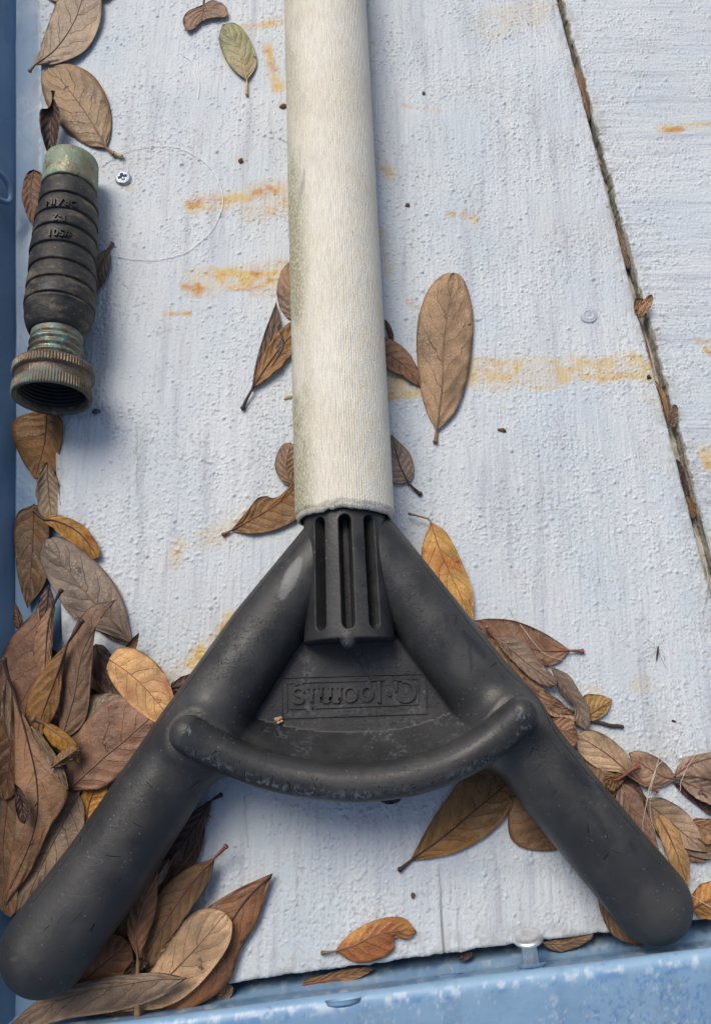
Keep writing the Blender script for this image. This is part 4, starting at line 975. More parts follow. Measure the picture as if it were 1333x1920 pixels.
A_('tall orange brown leaf folded lengthwise with its tip bent over the grey brown leaf', 'brown', [(112, 1395), (138, 1310), (160, 1210), (218, 1124)], 30, 32, 9, 16, L=[(112, 1395), (112, 1300), (132, 1195), (168, 1140), (218, 1124)], R=[(112, 1395), (160, 1350), (172, 1260), (178, 1190), (192, 1145), (218, 1124)], cup=-.18)
A_('reddish brown leaf with a thick dark stalk leaning against the tall folded leaf', 'redbrown', [(128, 1205), (108, 1265), (82, 1335), (66, 1390)], 22, 28, 17, 12, st=[(144, 1182, 19), (155, 1163, 20)], stk='dark', L=[(128, 1205), (118, 1260), (108, 1330), (66, 1400)], R=[(128, 1205), (86, 1250), (52, 1310), (48, 1370), (66, 1400)], cup=-.1)
A_('mottled tan brown leaf beneath the large purplish one', 'greytan', [(128, 1420), (160, 1360), (200, 1322), (245, 1305)], 36, 34, 8, 8, L=[(128, 1420), (112, 1380), (140, 1320), (190, 1300), (245, 1305)], R=[(128, 1420), (170, 1410), (220, 1370), (245, 1305)], cup=-.1)
A_('bright orange leaf with dark spots leaning against the left arm', 'orange', [(205, 1236), (250, 1268), (292, 1312), (330, 1362)], 30, 32, 13, 14, L=[(205, 1236), (222, 1215), (258, 1218), (302, 1252), (326, 1305), (330, 1362)], R=[(205, 1236), (202, 1262), (232, 1308), (275, 1345), (330, 1372)], cup=-.20, sr=.3)
A_('large purplish brown leaf with pale veins resting against the left arm', 'redbrown', [(132, 1478), (190, 1425), (238, 1385), (300, 1330)], 42, 46, 11, 13, L=[(132, 1482), (128, 1440), (150, 1370), (195, 1320), (240, 1308), (300, 1328)], R=[(132, 1482), (190, 1478), (240, 1440), (290, 1380), (305, 1340)], stk='tan', cup=-.12)
A_('bright orange sliver of a leaf beside the left arm', 'orange', [(162, 1545), (170, 1500), (196, 1455)], 18, 28, 8, 9, prof=(.3, .5))
A_('curled orange brown leaf with a split grey stalk lying on the big brown leaf', 'orange', [(84, 1356), (110, 1376), (138, 1400), (150, 1430)], 10, 24, 19, 16, st=[(74, 1352, 20), (62, 1348, 21)], stk='tan', prof=(.5, .6), cup=-.3, sr=1.0)
A_('narrow grey leaf curling down over the big brown leaf', 'greytan', [(60, 1362), (85, 1400), (110, 1440), (128, 1480)], 9, 12, 19, 17, prof=(.5, .6), cup=-.4)
A_('tan wrinkled leaf with a seam down the middle next to the left arm', 'greytan', [(152, 1480), (118, 1545), (80, 1620), (44, 1705)], 34, 34, 9, 10, L=[(142, 1478), (158, 1510), (152, 1570), (100, 1640), (44, 1708)], R=[(142, 1478), (90, 1512), (58, 1570), (36, 1640), (34, 1708)], cup=-.12)
A_('very large brown leaf with a long dark stalk topping the pile by the side wall', 'redbrown', [(24, 1290), (48, 1370), (70, 1470), (64, 1560), (10, 1690)], 58, 44, 18, 12, st=[(14, 1262, 20), (8, 1234, 22)], stk='dark', L=[(24, 1290), (40, 1330), (62, 1372), (128, 1476), (90, 1560), (60, 1630), (12, 1700)], R=[(24, 1290), (28, 1350), (28, 1440), (30, 1540), (16, 1640), (8, 1700)], cup=-.06)
# ---- under and right of left arm
A_('dark brown leaf tucked along the underside of the left arm', 'dark', [(398, 1500), (360, 1560), (300, 1640)], 18, 26, 6, 3, st=[(416, 1490, 7)], stk='dark', cup=-.1)
A_('pointed dark leaf with an upright stalk emerging beneath the left arm', 'dark', [(384, 1548), (360, 1600), (320, 1650)], 14, 24, 3, 2, st=[(392, 1530, 4)], stk='tan')
A_('small dark red leaf beneath the left arm between longer ones', 'redbrown', [(330, 1600), (280, 1690), (215, 1770)], 14, 20, 5, 4)
A_('large reddish leaf with its tip pointing up and right over the deck', 'redbrown', [(510, 1640), (460, 1690), (400, 1780), (310, 1900)], 40, 40, 3, 4, L=[(512, 1637), (440, 1670), (370, 1720), (330, 1800), (306, 1900)], R=[(512, 1637), (482, 1730), (452, 1780), (424, 1850), (350, 1895), (306, 1902)], stk='dark', cup=-.08)
A_('small brown leaf end at the lower right of the pile on the rail', 'brown', [(430, 1845), (424, 1860), (412, 1878)], 13, 15, -1, -2.5, prof=(.3, .4))
A_('reddish leaf with a thick stalk lying over the pile beside the left arm', 'redbrown', [(404, 1608), (360, 1655), (310, 1730), (262, 1815)], 30, 32, 8, 6, st=[(416, 1596, 9), (425, 1586, 10)], stk='red', L=[(404, 1608), (345, 1632), (290, 1685), (255, 1760), (262, 1820)], R=[(404, 1608), (390, 1660), (345, 1725), (300, 1800), (262, 1825)], cup=-.1)
A_('thin crescent shaped light brown leaf under the round tan leaf', 'light', [(346, 1722), (328, 1775), (276, 1826)], 8, 18, 6.5, 6)
A_('rounded reddish leaf with a dark spot next to the end of the left arm', 'redbrown', [(135, 1862), (190, 1812), (246, 1768)], 36, 36, 6, 7, L=[(125, 1870), (140, 1800), (190, 1758), (225, 1754), (246, 1770)], R=[(125, 1870), (200, 1870), (240, 1830), (250, 1800), (246, 1770)], cup=-.15)
A_('broad tan leaf with a rounded end near the bottom of the pile', 'light', [(225, 1898), (300, 1845), (370, 1775), (424, 1712)], 38, 40, 8, 7.5, L=[(225, 1898), (290, 1810), (330, 1750), (362, 1712), (400, 1702), (426, 1714)], R=[(225, 1898), (310, 1888), (370, 1850), (425, 1780), (436, 1735), (426, 1714)], cup=-.10)
A_('narrow reddish leaf pointing down with a very long stalk ending on the rail', 'redbrown', [(259, 1800), (256, 1745), (275, 1680), (296, 1626)], 16, 20, 12, 11, st=[(258, 1850, 12), (259, 1908, 11)], stk='tan', L=[(259, 1800), (238, 1740), (256, 1660), (296, 1620)], R=[(259, 1800), (276, 1760), (294, 1700), (296, 1620)], cup=-.2, sr=.9)
A_('thin brown leaf edge under the long curled leaf at the bottom', 'brown', [(200, 1902), (270, 1892), (330, 1884)], 10, 14, 4, 3.5)
A_('long grey brown leaf with a curled orange edge at the very bottom left', 'greytan', [(350, 1834), (290, 1836), (180, 1856), (90, 1885), (15, 1925)], 22, 26, 14, 9, st=[(356, 1836, 14)][:0], L=[(352, 1834), (300, 1870), (220, 1896), (120, 1912), (10, 1945)], R=[(352, 1834), (290, 1824), (180, 1836), (80, 1870), (10, 1930)], cup=-.15)
# ---- bottom centre
A_('orange leaf with a notched end lying alone near the front edge of the deck', 'orange', [(627, 1784), (665, 1772), (710, 1752), (778, 1742)], 24, 26, 1.4, 1.8, st=[(603, 1787, 1.2)], stk='tan', L=[(627, 1784), (655, 1752), (700, 1727), (742, 1719), (764, 1726), (781, 1748)], R=[(627, 1784), (670, 1806), (715, 1797), (738, 1780), (740, 1758), (762, 1762), (781, 1748)], cup=-.25, sr=.6)
A_('thin brown leaf wedged under the front edge of the deck', 'redbrown', [(568, 1846), (620, 1836), (700, 1816)], 12, 14, -4.3, -4.3, prof=(.4, .6))
A_('small brown leaf caught in the gap between deck and rail near the steel rivet', 'brown', [(1018, 1768), (1060, 1768), (1112, 1750)], 8, 16, -4, -2.6, prof=(.5, .5), cup=-.2)
A_('tiny brown crumb of leaf in the gap below the lap seam', 'dark', [(860, 1797), (872, 1794), (886, 1786)], 5, 7, -4.2, -4, prof=(.4, .4))
A_('large purplish brown leaf emerging from beneath the crossbar', 'redbrown', [(772, 1612), (830, 1570), (890, 1520), (975, 1450)], 48, 48, 1.2, 1.8, st=[(748, 1632, 1)], L=[(768, 1616), (800, 1555), (840, 1495), (890, 1440), (975, 1440)], R=[(768, 1616), (850, 1600), (915, 1565), (955, 1520), (975, 1450)], stk='dark', cup=.06)
A_('reddish leaf end under the right arm next to the large purplish one', 'redbrown', [(1075, 1560), (1040, 1540), (1000, 1510), (960, 1450)], 42, 40, 1.0, 1.4, L=[(1065, 1588), (1020, 1596), (970, 1585), (952, 1550), (960, 1470)], R=[(1065, 1588), (1090, 1540), (1060, 1480), (990, 1450)], cup=-.05)
A_('small brown leaf fragment showing just below the middle of the crossbar', 'dark', [(700, 1480), (725, 1495), (752, 1496)], 12, 12, .9, .9, prof=(.3, .3))
# ---- right
A_('pinkish red leaf with its stalk pointing right beside the right arm', 'redbrown', [(1070, 1220), (1020, 1220), (950, 1205), (880, 1165)], 40, 40, 1.6, 3.4, st=[(1093, 1221, 1.2)], stk='red', L=[(1070, 1220), (1040, 1245), (985, 1245), (920, 1230), (880, 1170)], R=[(1070, 1220), (1022, 1188), (968, 1165), (920, 1160), (880, 1165)], cup=.06)
A_('long pinkish tan leaf with dark specks along the right arm', 'pink', [(925, 1195), (960, 1250), (1005, 1300), (1072, 1338)], 20, 20, 4.5, 3.6, L=[(925, 1195), (965, 1235), (1010, 1285), (1045, 1310), (1076, 1338)], R=[(915, 1180), (930, 1240), (975, 1300), (1040, 1338), (1076, 1340)], cup=.1)
A_('greyish tan veined leaf overlapping the speckled one', 'greytan', [(922, 1192), (955, 1215), (990, 1245), (1044, 1284)], 24, 24, 5.5, 5.8, st=[(912, 1175, 6)], L=[(922, 1192), (955, 1196), (985, 1205), (1008, 1235), (1044, 1276)], R=[(922, 1192), (950, 1228), (990, 1268), (1025, 1288), (1044, 1284)], cup=-.12)
A_('slender greyish tan leaf hanging down beside the small orange one', 'greytan', [(1032, 1250), (1060, 1290), (1085, 1330), (1098, 1370)], 22, 22, 5.6, 4, st=[(1022, 1240, 6), (1015, 1234, 6)], L=[(1032, 1250), (1065, 1265), (1085, 1295), (1104, 1330), (1106, 1355), (1098, 1370)], R=[(1032, 1250), (1050, 1300), (1075, 1325), (1078, 1355), (1098, 1370)], cup=-.15)
A_('small orange brown leaf right of the slender one', 'orange', [(1090, 1350), (1112, 1335), (1146, 1314)], 20, 22, 2, 2, L=[(1084, 1330), (1095, 1304), (1125, 1303), (1148, 1312)], R=[(1084, 1345), (1108, 1352), (1135, 1338), (1148, 1312)], cup=-.12)
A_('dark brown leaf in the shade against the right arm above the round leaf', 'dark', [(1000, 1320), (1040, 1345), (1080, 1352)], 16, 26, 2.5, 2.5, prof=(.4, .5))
A_('rounded olive brown leaf leaning against the right arm', 'brown', [(1020, 1360), (1052, 1368), (1082, 1378)], 26, 30, 6, 6.5, L=[(1020, 1350), (1050, 1344), (1074, 1352), (1083, 1378)], R=[(1030, 1390), (1060, 1400), (1076, 1398), (1083, 1378)], cup=-.1)
A_('tan leaf with a broken hollow near its lower edge beside the right arm', 'tan', [(1222, 1480), (1180, 1450), (1135, 1412), (1080, 1378)], 32, 36, 3.2, 5, st=[(1232, 1482, 3)], L=[(1202, 1472), (1165, 1450), (1120, 1440), (1086, 1412), (1080, 1385)], R=[(1202, 1470), (1175, 1415), (1140, 1382), (1105, 1368), (1080, 1378)], cup=.05, stk='red')
A_('orange brown leaf squeezed under the right arm below the broken tan leaf', 'brown', [(1100, 1415), (1130, 1450), (1150, 1495)], 18, 26, 2.6, 2.6, cup=-.2)
A_('small triangular reddish leaf with a thick stalk crossing the broken tan leaf', 'redbrown', [(1172, 1452), (1155, 1462), (1134, 1462)], 0, 0, 6, 4.5, st=[(1186, 1442, 6.4), (1197, 1436, 6.8)], stk='red', L=[(1172, 1452), (1165, 1470), (1148, 1484), (1136, 1478)], R=[(1172, 1452), (1150, 1450), (1132, 1458), (1136, 1478)], cup=-.1, sr=1.0)
A_('small tan leaf between the broken leaf and the right edge', 'tan', [(1270, 1460), (1245, 1456), (1210, 1438), (1178, 1412)], 28, 26, 2.2, 3, st=[(1295, 1462, 2)], L=[(1270, 1462), (1235, 1476), (1200, 1472), (1188, 1440), (1178, 1412)], R=[(1270, 1460), (1245, 1430), (1215, 1412), (1192, 1408), (1178, 1412)], cup=-.14)
A_('brown leaf standing beside the right arm below the triangular one', 'brown', [(1165, 1470), (1185, 1520), (1205, 1580), (1228, 1640)], 28, 30, 3, 3.4, prof=(.5, .6), cup=-.15)
A_('wrinkled brown leaf at the right edge above the folded one', 'tan', [(1265, 1452), (1300, 1430), (1345, 1418), (1400, 1410)], 20, 26, 3, 4, L=[(1262, 1455), (1280, 1424), (1310, 1414), (1350, 1408), (1400, 1402)], R=[(1262, 1455), (1300, 1458), (1350, 1465), (1400, 1440)], cup=-.2)
A_('folded tan leaf with a shadowed lower side at the right edge', 'tan', [(1275, 1462), (1310, 1478), (1350, 1495), (1400, 1510)], 22, 20, 3.5, 3.5, prof=(.6, .6), cup=.3)
A_('tan leaf with a reddish rim pointing down right toward the right edge', 'tan', [(1210, 1500), (1250, 1535), (1290, 1570), (1326, 1598)], 28, 30, 3.4, 2.6, L=[(1208, 1498), (1240, 1496), (1280, 1518), (1306, 1550), (1326, 1598)], R=[(1208, 1498), (1218, 1535), (1245, 1575), (1290, 1592), (1326, 1598)], cup=-.06)
A_('narrow curled tan leaf running down beside the right arm', 'light', [(1232, 1528), (1255, 1570), (1275, 1620), (1288, 1660)], 20, 18, 4.4, 2.6, prof=(.5, .6), cup=-.3)
A_('reddish brown leaf at the right edge below the folded tan leaf', 'brown', [(1296, 1540), (1330, 1555), (1390, 1560)], 20, 30, 1.8, 2, prof=(.5, .5))
A_('dull brown leaf under the others at the right edge', 'greytan', [(1260, 1585), (1310, 1590), (1390, 1600)], 28, 18, 1.2, 1.3, prof=(.5, .5))
A_('round glossy orange brown leaf at the right edge near the end of the right arm', 'orange', [(1296, 1705), (1325, 1690), (1385, 1668)], 34, 38, 2.4, 4, prof=(.45, .45), cup=-.25)
A_('brown leaf with a pale rim tucked under the end of the right arm', 'brown', [(1122, 1665), (1145, 1720), (1200, 1775)], 24, 22, 1.0, 1.0, L=[(1120, 1660), (1150, 1680), (1190, 1740), (1205, 1772)], R=[(1120, 1660), (1124, 1705), (1150, 1755), (1205, 1776)], cup=-.1)
# ---- in the gap between the boards
A_('smooth brown leaf folded into the upper part of the board gap', 'brown', [(1076, 128), (1092, 170), (1104, 228)], 15, 9, -1, -2, prof=(.5, .9), cup=-.5)
A_('narrow brown leaf pressed into the middle of the board gap', 'brown', [(1150, 420), (1164, 460), (1178, 505)], 9, 9, -3, -3, prof=(.4, .5))
A_('brown leaf with a raised lobe sticking out of the gap beside the painted screw', 'brown', [(1196, 596), (1198, 580), (1190, 562)], 0, 0, 0, 2, L=[(1196, 598), (1188, 575), (1190, 560)], R=[(1196, 598), (1208, 572), (1204, 560), (1190, 560)])
A_('small upright leaf lobe with a bright rim in the board gap', 'light', [(1198, 596), (1210, 575), (1222, 552)], 10, 8, 1, 6, prof=(.6, .6), cup=.4)
A_('thin leaf shred hanging down inside the board gap', 'brown', [(1198, 604), (1208, 645), (1222, 690)], 5, 7, -2, -2, prof=(.5, .6))
A_('curled reddish leaf in the board gap level with the yellow stain', 'redbrown', [(1221, 712), (1236, 740), (1250, 790)], 10, 9, -1, -2, st=[(1214, 706, .5)], stk='dark', prof=(.5, .6), cup=-.4)
A_('upright pale brown leaf scrap below the curled one in the board gap', 'tan', [(1258, 800), (1262, 780), (1264, 758)], 9, 9, -1, 4, prof=(.3, .4), cup=.2)
A_('dark leaf strip deep in the lower part of the board gap', 'dark', [(1268, 862), (1279, 900), (1288, 935)], 7, 7, -4, -4, prof=(.4, .5))
A_('orange brown leaf end near the bottom of the board gap', 'brown', [(1286, 932), (1294, 950), (1300, 972)], 9, 8, -2.5, -3, prof=(.3, .4), cup=-.3)
# ---- lower layer of the piles
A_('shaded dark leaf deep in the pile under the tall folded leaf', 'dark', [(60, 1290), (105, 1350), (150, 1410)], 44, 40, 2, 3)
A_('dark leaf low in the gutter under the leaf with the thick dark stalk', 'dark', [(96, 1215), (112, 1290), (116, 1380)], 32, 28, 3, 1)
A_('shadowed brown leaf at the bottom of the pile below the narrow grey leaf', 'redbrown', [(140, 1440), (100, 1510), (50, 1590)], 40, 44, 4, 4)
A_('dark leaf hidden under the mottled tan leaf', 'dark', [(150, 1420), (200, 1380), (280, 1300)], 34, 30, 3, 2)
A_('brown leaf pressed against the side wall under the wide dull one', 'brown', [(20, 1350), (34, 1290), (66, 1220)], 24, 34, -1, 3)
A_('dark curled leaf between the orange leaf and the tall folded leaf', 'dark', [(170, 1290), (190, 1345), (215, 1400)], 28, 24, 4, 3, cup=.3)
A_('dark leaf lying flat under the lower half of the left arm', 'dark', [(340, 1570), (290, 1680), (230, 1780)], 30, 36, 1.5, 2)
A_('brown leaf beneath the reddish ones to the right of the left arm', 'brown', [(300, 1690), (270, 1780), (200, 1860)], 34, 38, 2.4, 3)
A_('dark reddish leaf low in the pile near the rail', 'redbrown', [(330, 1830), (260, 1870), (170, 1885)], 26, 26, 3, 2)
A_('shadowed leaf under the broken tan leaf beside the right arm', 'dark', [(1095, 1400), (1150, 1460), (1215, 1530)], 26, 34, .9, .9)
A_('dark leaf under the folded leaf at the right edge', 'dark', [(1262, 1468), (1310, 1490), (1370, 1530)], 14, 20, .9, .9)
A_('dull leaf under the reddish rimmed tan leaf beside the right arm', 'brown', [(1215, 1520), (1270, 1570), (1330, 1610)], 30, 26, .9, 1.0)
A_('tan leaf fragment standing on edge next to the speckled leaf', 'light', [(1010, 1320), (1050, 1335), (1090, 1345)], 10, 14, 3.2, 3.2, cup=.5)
# ---- small curled leaves on top of the piles
A_('small curled brown leaf lying across the foot of the tall folded leaf', 'brown', [(96, 1440), (116, 1425), (150, 1402)], 13, 12, 20, 18, cup=-.6, wav=1.6)
A_('little dark curled leaf on the very large brown leaf near the side wall', 'dark', [(28, 1470), (40, 1500), (46, 1545)], 11, 12, 21, 19, cup=.7, wav=1.8)
A_('crumpled brown leaf squeezed between the wrinkled tan leaf and the left arm', 'redbrown', [(150, 1600), (170, 1560), (182, 1520)], 14, 16, 11, 12, cup=.6, wav=2.0)
A_('small twisted leaf between the dark red leaf and the reddish one under the left arm', 'brown', [(250, 1700), (285, 1660), (318, 1610)], 11, 13, 9, 8, cup=-.6, wav=1.6, st=[(240, 1716, 9)])
A_('narrow rolled leaf standing between the wide dull leaf and the side wall', 'greytan', [(18, 1390), (12, 1330), (16, 1270)], 10, 9, 13, 11, cup=.9, wav=1.2)
A_('crumpled leaf scrap lying between the round reddish leaf and the broad tan one', 'dark', [(232, 1830), (252, 1815), (276, 1800)], 12, 11, 9, 9, cup=.6, wav=1.8)
# ---------------------------------------------------------------- small things
M_zinc = mat_plain('zinc_screw', (.36, .40, .46), .38, 300, .25, .0002, .6); M_zinc.node_tree.nodes['Principled BSDF'].inputs['Metallic'].default_value = .55
M_steel = mat_plain('bright_aluminium', (.90, .91, .92), .33, 400, .12, .0001, .6); M_steel.node_tree.nodes['Principled BSDF'].inputs['Metallic'].default_value = .8
M_darkr = mat_plain('recess_dirt', (.03, .03, .035), .8, 200)
M_painted = mat_plain('painted_screw_paint', (.47, .51, .56), .6, 150, .12, .0004)

def disc_head(name, c, R, h, mat, parent=None, cross=0, ang=0.3, hole=0, off=None, nr=26, nt=96, z0=0.0, dome=.35):
    r = np.linspace(0, 1, nr); th = np.arange(nt) / nt * 2 * math.pi; rr, tt = np.meshgrid(r, th, indexing='ij')
    X = rr * R * np.cos(tt); Y = rr * R * np.sin(tt); Z = h * (1 - dome * rr ** 2) * sstep(1.0, .86, rr)
    if cross:
        x = X * math.cos(ang) + Y * math.sin(ang); y = -X * math.sin(ang) + Y * math.cos(ang)
        wd = .13 * R + .0 * x; m = np.maximum(sstep(wd * 1.6, wd * .6, np.abs(x)) * sstep(.56 * R, .42 * R, np.abs(y)), sstep(wd * 1.6, wd * .6, np.abs(y)) * sstep(.56 * R, .42 * R, np.abs(x)))
        m = np.maximum(m, sstep(.30 * R, .18 * R, np.hypot(x, y))); Z = Z - m * cross
    if hole: Z = Z - hole * sstep(.24, .12, rr) + .15 * np.sin(rr * 14) * (rr > .3)
    v = np.stack([X + c[0], Y + c[1], Z + c[2] + z0], -1); mb = MB(); mb.add(v, grid_quads(nr, nt, True))
    return mb.build(name, mat, parent, off=off)
def screw(px, py, R, h, label, mat, **k):
    c = P(px, py, 1.0); c[2] = 0; root = thing('screw', label, 'screw', c, 'screws holding the deck')
    disc_head('screw_head', c, R, h, mat, root, off=c, **k)
    mb = MB(); mb.tube([c + [0, 0, .3], c + [0, 0, -6]], 1.6, 10); mb.build('screw_shank', mat, root, off=c); return root, c
sr1, sc1 = screw(231, 333, 4.0, 1.9, 'zinc cross head screw standing proud of the deck near the hose adapter', M_zinc, cross=1.5, ang=.35)
mb = MB(); mb.lathe([(0, .1), (0, 1.25)], sc1 + [0, 0, .62], (0, 0, 1.0001), 20) if False else None
screw(1104, 589, 4.0, .75, 'screw head buried under grey paint to the left of the board gap', M_painted, hole=.9, dome=.2)

# rivets on the front rail
def rivet(px, py, R, h, lab_):
    c, n = on_rail(px, py); root = thing('rivet', lab_, 'rivet', c, 'rivets along the front rail'); root.rotation_mode = 'QUATERNION'; root.rotation_quaternion = Vector(n).to_track_quat('Z', 'Y')
    o = disc_head('rivet_head', np.zeros(3), R, h, M_blue2, root, dome=.5); set_attr(o.data, 'wear', np.full((len(o.data.vertices), 3), .02)); return root
rivet(1097, 1789, 5.8, 2.4, 'flat rivet head painted blue to the right of the bright rivet on the rail')
rivet(644, 1873, 5.8, 2.2, 'flat rivet head painted blue below the orange leaf on the rail')
rivet(841, 1826, 5.0, 1.3, 'faint painted rivet head on the rail below the lap seam')
c, n = on_rail(997, 1810); ax = np.array([-.16, .93, .30]); ax /= np.linalg.norm(ax)
root = thing('rivet', 'bright bare aluminium rivet sticking out of the rail toward the deck', 'rivet', c, 'rivets along the front rail')
mb = MB(); prof = [(-3, 2.7), (8.6, 2.65), (9.1, 3.0), (9.5, 4.8), (9.8, 5.4), (10.4, 5.5), (11.0, 4.9), (11.3, 3.2), (11.1, 1.6), (11.0, .2)]
mb.lathe(prof[:3], np.zeros(3), ax, 48); mb.build('rivet_stem', M_steel, root)
mb = MB(); mb.lathe(prof[2:], np.zeros(3), ax, 48); mb.build('rivet_head', M_steel, root)
mb = MB(); mb.lathe([(-1, 2.3), (.6, 2.5), (.8, 3.2), (.5, 4.2), (-.4, 5.0)], np.zeros(3), n, 40, lambda k, a, th: .3 * np.sin(3 * th)); o = mb.build('paint_collar', M_blue2, root); set_attr(o.data, 'wear', np.full((len(o.data.vertices), 3), .02))

# twig, stalk end, thread, grass fibres
M_twig = mat_plain('dark_twig', (.045, .03, .028), .7, 200, .3, .0004); M_straw = mat_plain('pale_stalk', (.42, .36, .22), .6, 150, .3, .0003)
M_nyl = Mat('clear_nylon', .35, .5).out((.95, .95, .96)); M_fib = mat_plain('dry_grass', (.50, .45, .36), .6, 100, .2)
M_bark = mat_plain('seed_brown', (.16, .07, .04), .6, 300, .4, .0003)
def wire(name, label, cat, pts, r, mat, n=60, seed=1, jit=.0, group=None, taper=1):
    v = spline([P(*p) for p in pts], n); v += np.stack([(vnoise(np.arange(n) * .21, np.zeros(n), 1, 1, seed + k) - .5) * jit for k in range(3)], -1)
    rr = np.full(n, r) * (1 if taper == 1 else np.linspace(1, taper, n)); b = v[0].copy(); b[2] = 0; mb = MB(); mb.tube(v, rr, 8); o = mb.build(name, mat, None, off=b); o.location = Vector(b) * MM
    return tag(o, label, cat, group)
wire('twig', 'short dark twig lying on the deck beside the right hand leaves', 'twig', [(1098, 1347, 1.6), (1120, 1354, 1.4), (1145, 1360, 1.3), (1167, 1362, 1.2)], .75, M_twig, 40, 3, .5)
wire('stalk_scrap', 'pale chewed leaf stalk scrap at the stalk end of the flat tan leaf', 'stalk', [(214, 288, 1.2), (224, 293, 1.4), (232, 291, 1.8)], 1.0, M_straw, 16, 5, .7)
wire('nylon_thread', 'thin clear nylon thread looped in a circle on the deck beside the hose adapter', 'thread', [(188, 310, .9), (228, 286, .9), (290, 273, .8), (345, 280, .8), (393, 312, .8), (416, 360, .8), (413, 400, .8), (390, 440, .8), (345, 474, .7), (280, 487, .7), (215, 480, .7), (190, 472, .7)], .14, M_nyl, 160, 7, .4)
wire('nylon_thread', 'faint thread curve on the deck between the top left leaves and the green leaf', 'thread', [(338, 98, .7), (362, 118, .7), (374, 150, .7), (371, 185, .7)], .15, M_nyl, 50, 9, .3)
wire('grass_fibre', 'dry pale grass fibre arching over the leaves beside the right arm', 'grass', [(1262, 1402, 4), (1228, 1445, 6), (1212, 1500, 7), (1206, 1560, 6), (1224, 1640, 5)], .14, M_fib, 70, 12, .5, 'dry grass fibres')
wire('grass_fibre', 'dry grass fibre bending up over the small tan leaf near the right edge', 'grass', [(1240, 1408, 5), (1222, 1470, 7), (1218, 1520, 6), (1226, 1560, 5)], .13, M_fib, 60, 13, .4, 'dry grass fibres')
wire('grass_fibre', 'straight dry grass fibre lying over the leaves at the right edge', 'grass', [(1306, 1408, 5), (1282, 1450, 7), (1272, 1490, 5)], .12, M_fib, 40, 14, .4, 'dry grass fibres')
wire('grass_fibre', 'fine pale fibre lying across the pinkish red leaf', 'grass', [(952, 1138, 1), (985, 1185, 4), (1020, 1225, 4), (1062, 1240, 2)], .13, M_fib, 50, 15, .3, 'dry grass fibres')
wire('grass_fibre', 'thin fibre hanging from the lower end of the board gap', 'grass', [(1299, 990, 1), (1318, 1040, 1.2), (1326, 1090, 1.2), (1318, 1150, 1)], .13, M_fib, 60, 16, .3, 'dry grass fibres')
wire('grass_fibre', 'thin fibre crossing the round orange leaf at the right edge', 'grass', [(1270, 1655, 4), (1300, 1682, 7), (1340, 1705, 6)], .13, M_fib, 40, 17, .2, 'dry grass fibres')

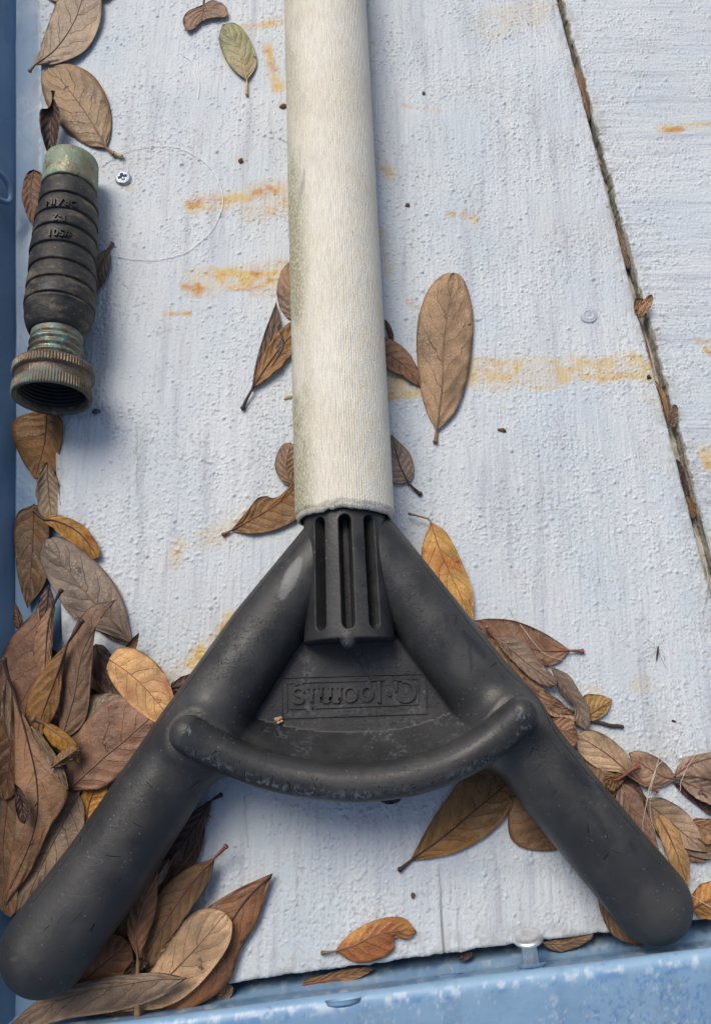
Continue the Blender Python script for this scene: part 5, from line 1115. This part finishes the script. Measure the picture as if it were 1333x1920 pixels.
# crumbs and seeds
def crumb(px, py, r, label, mat, el=1.0, ang=0, seed=1):
    r = r * .78
    c = P(px, py, r * .5); n, m = 9, 14; ph = np.linspace(0, math.pi, n); th = np.arange(m) / m * 2 * math.pi; A, B = np.meshgrid(ph, th, indexing='ij')
    k = 1 + (vnoise(A * 2.0, B * 1.6, 1, 1, seed) - .5) * .7
    x = np.sin(A) * np.cos(B) * r * k * el; y = np.sin(A) * np.sin(B) * r * k; z = np.cos(A) * r * .7 * k
    v = np.stack([x * math.cos(ang) - y * math.sin(ang), x * math.sin(ang) + y * math.cos(ang), z], -1)
    mb = MB(); mb.add(v, grid_quads(n, m, True)); o = mb.build('crumb', mat, None, smooth=True); o.location = Vector(c) * MM
    return tag(o, label, 'crumb', 'crumbs and seeds scattered on the deck')
CR = [(452, 301, 1.5, 'reddish brown seed crumb on the deck left of the pole', M_bark, 1.1, .5), (764, 384, 1.2, 'small dark crumb on the deck just right of the pole', M_bark, 1.1, .3),
      (941, 806, 1.1, 'brown crumb on the deck below the yellow stain', M_bark, 2.0, -.1), (181, 771, 1.7, 'grey pebble beside the mouth of the hose adapter', mat_plain('grey_grit', (.13, .12, .11), .8, 300), 1.2, .4),
      (794, 174, .9, 'tiny green crumb on the upper deck right of the pole', mat_plain('green_scrap', (.08, .12, .07), .7, 300), 1.2, 1.2), (532, 199, 1.5, 'brown crumb touching the left side of the pole', M_bark, 1.6, .2),
      (541, 745, 1.0, 'thin stalk crumb touching the left side of the pole lower down', M_straw, 3.0, .3), (1232, 1222, .9, None, None, 1, 0),
      (774, 1679, .9, 'tiny red brown crumb on the deck below the crossbar', M_bark, 1.5, 1.4), (214, 286, .8, 'dark speck beside the chewed stalk scrap', M_twig, 1.6, .4), (1262, 1352, .7, 'dark speck on the deck right of the twig', M_twig, 1.8, -.3)]
for k, (x, y, r, lab_, m_, el, an) in enumerate(CR):
    if m_: crumb(x, y, r, lab_, m_, el, an, 60 + k)
# wood crumb lying on the web plate
c = P(520, 1349, 17.5)
mb = MB()
for q, (dx, dy, r) in enumerate([(0, 0, .8), (1.3, .5, .6), (.6, -1.0, .5), (1.7, -.6, .45)]):
    n, m = 7, 9; A, B = np.meshgrid(np.linspace(0, math.pi, n), np.arange(m) / m * 2 * math.pi, indexing='ij'); kk = 1 + (vnoise(A * 2, B * 1.5, 1, 1, q + 5) - .5)
    mb.add(np.stack([dx + np.sin(A) * np.cos(B) * r * 1.4 * kk, dy + np.sin(A) * np.sin(B) * r * kk, .3 + np.cos(A) * r * .6 * kk], -1), grid_quads(n, m, True))
o = mb.build('crumb', mat_plain('pale_wood_crumb', (.50, .33, .22), .8, 300, .3), None); o.location = Vector(c) * MM
tag(o, 'pale wood crumb lying on the web of the forked foot', 'crumb', 'crumbs and seeds scattered on the deck')

# the dead mosquito
c = P(1232, 1228, .8); bug = thing('mosquito', 'tiny dead mosquito with spread legs on the deck right of the right arm', 'insect', c)
mb = MB(); pts = [P(1233, 1212, 1.4), P(1233, 1218, 1.6), P(1232, 1224, 1.4), P(1231, 1231, 1.1), P(1230, 1239, .9)]
mb.tube(pts, [.2, .45, .4, .33, .15], 10); mb.build('mosquito_body', M_twig, bug, off=c)
for a, b, d in [((1233, 1216), (1222, 1206), (1212, 1198)), ((1233, 1217), (1218, 1214), (1202, 1226)), ((1233, 1219), (1218, 1228), (1196, 1240)), ((1233, 1216), (1241, 1204), (1246, 1192)), ((1233, 1218), (1242, 1222), (1246, 1240)), ((1233, 1220), (1240, 1236), (1249, 1254))]:
    mb = MB(); mb.tube(spline([P(*a, 1.3), P(*b, 2.2), P(*d, .4)], 14), .055, 6); mb.build('leg', M_twig, bug, off=c)
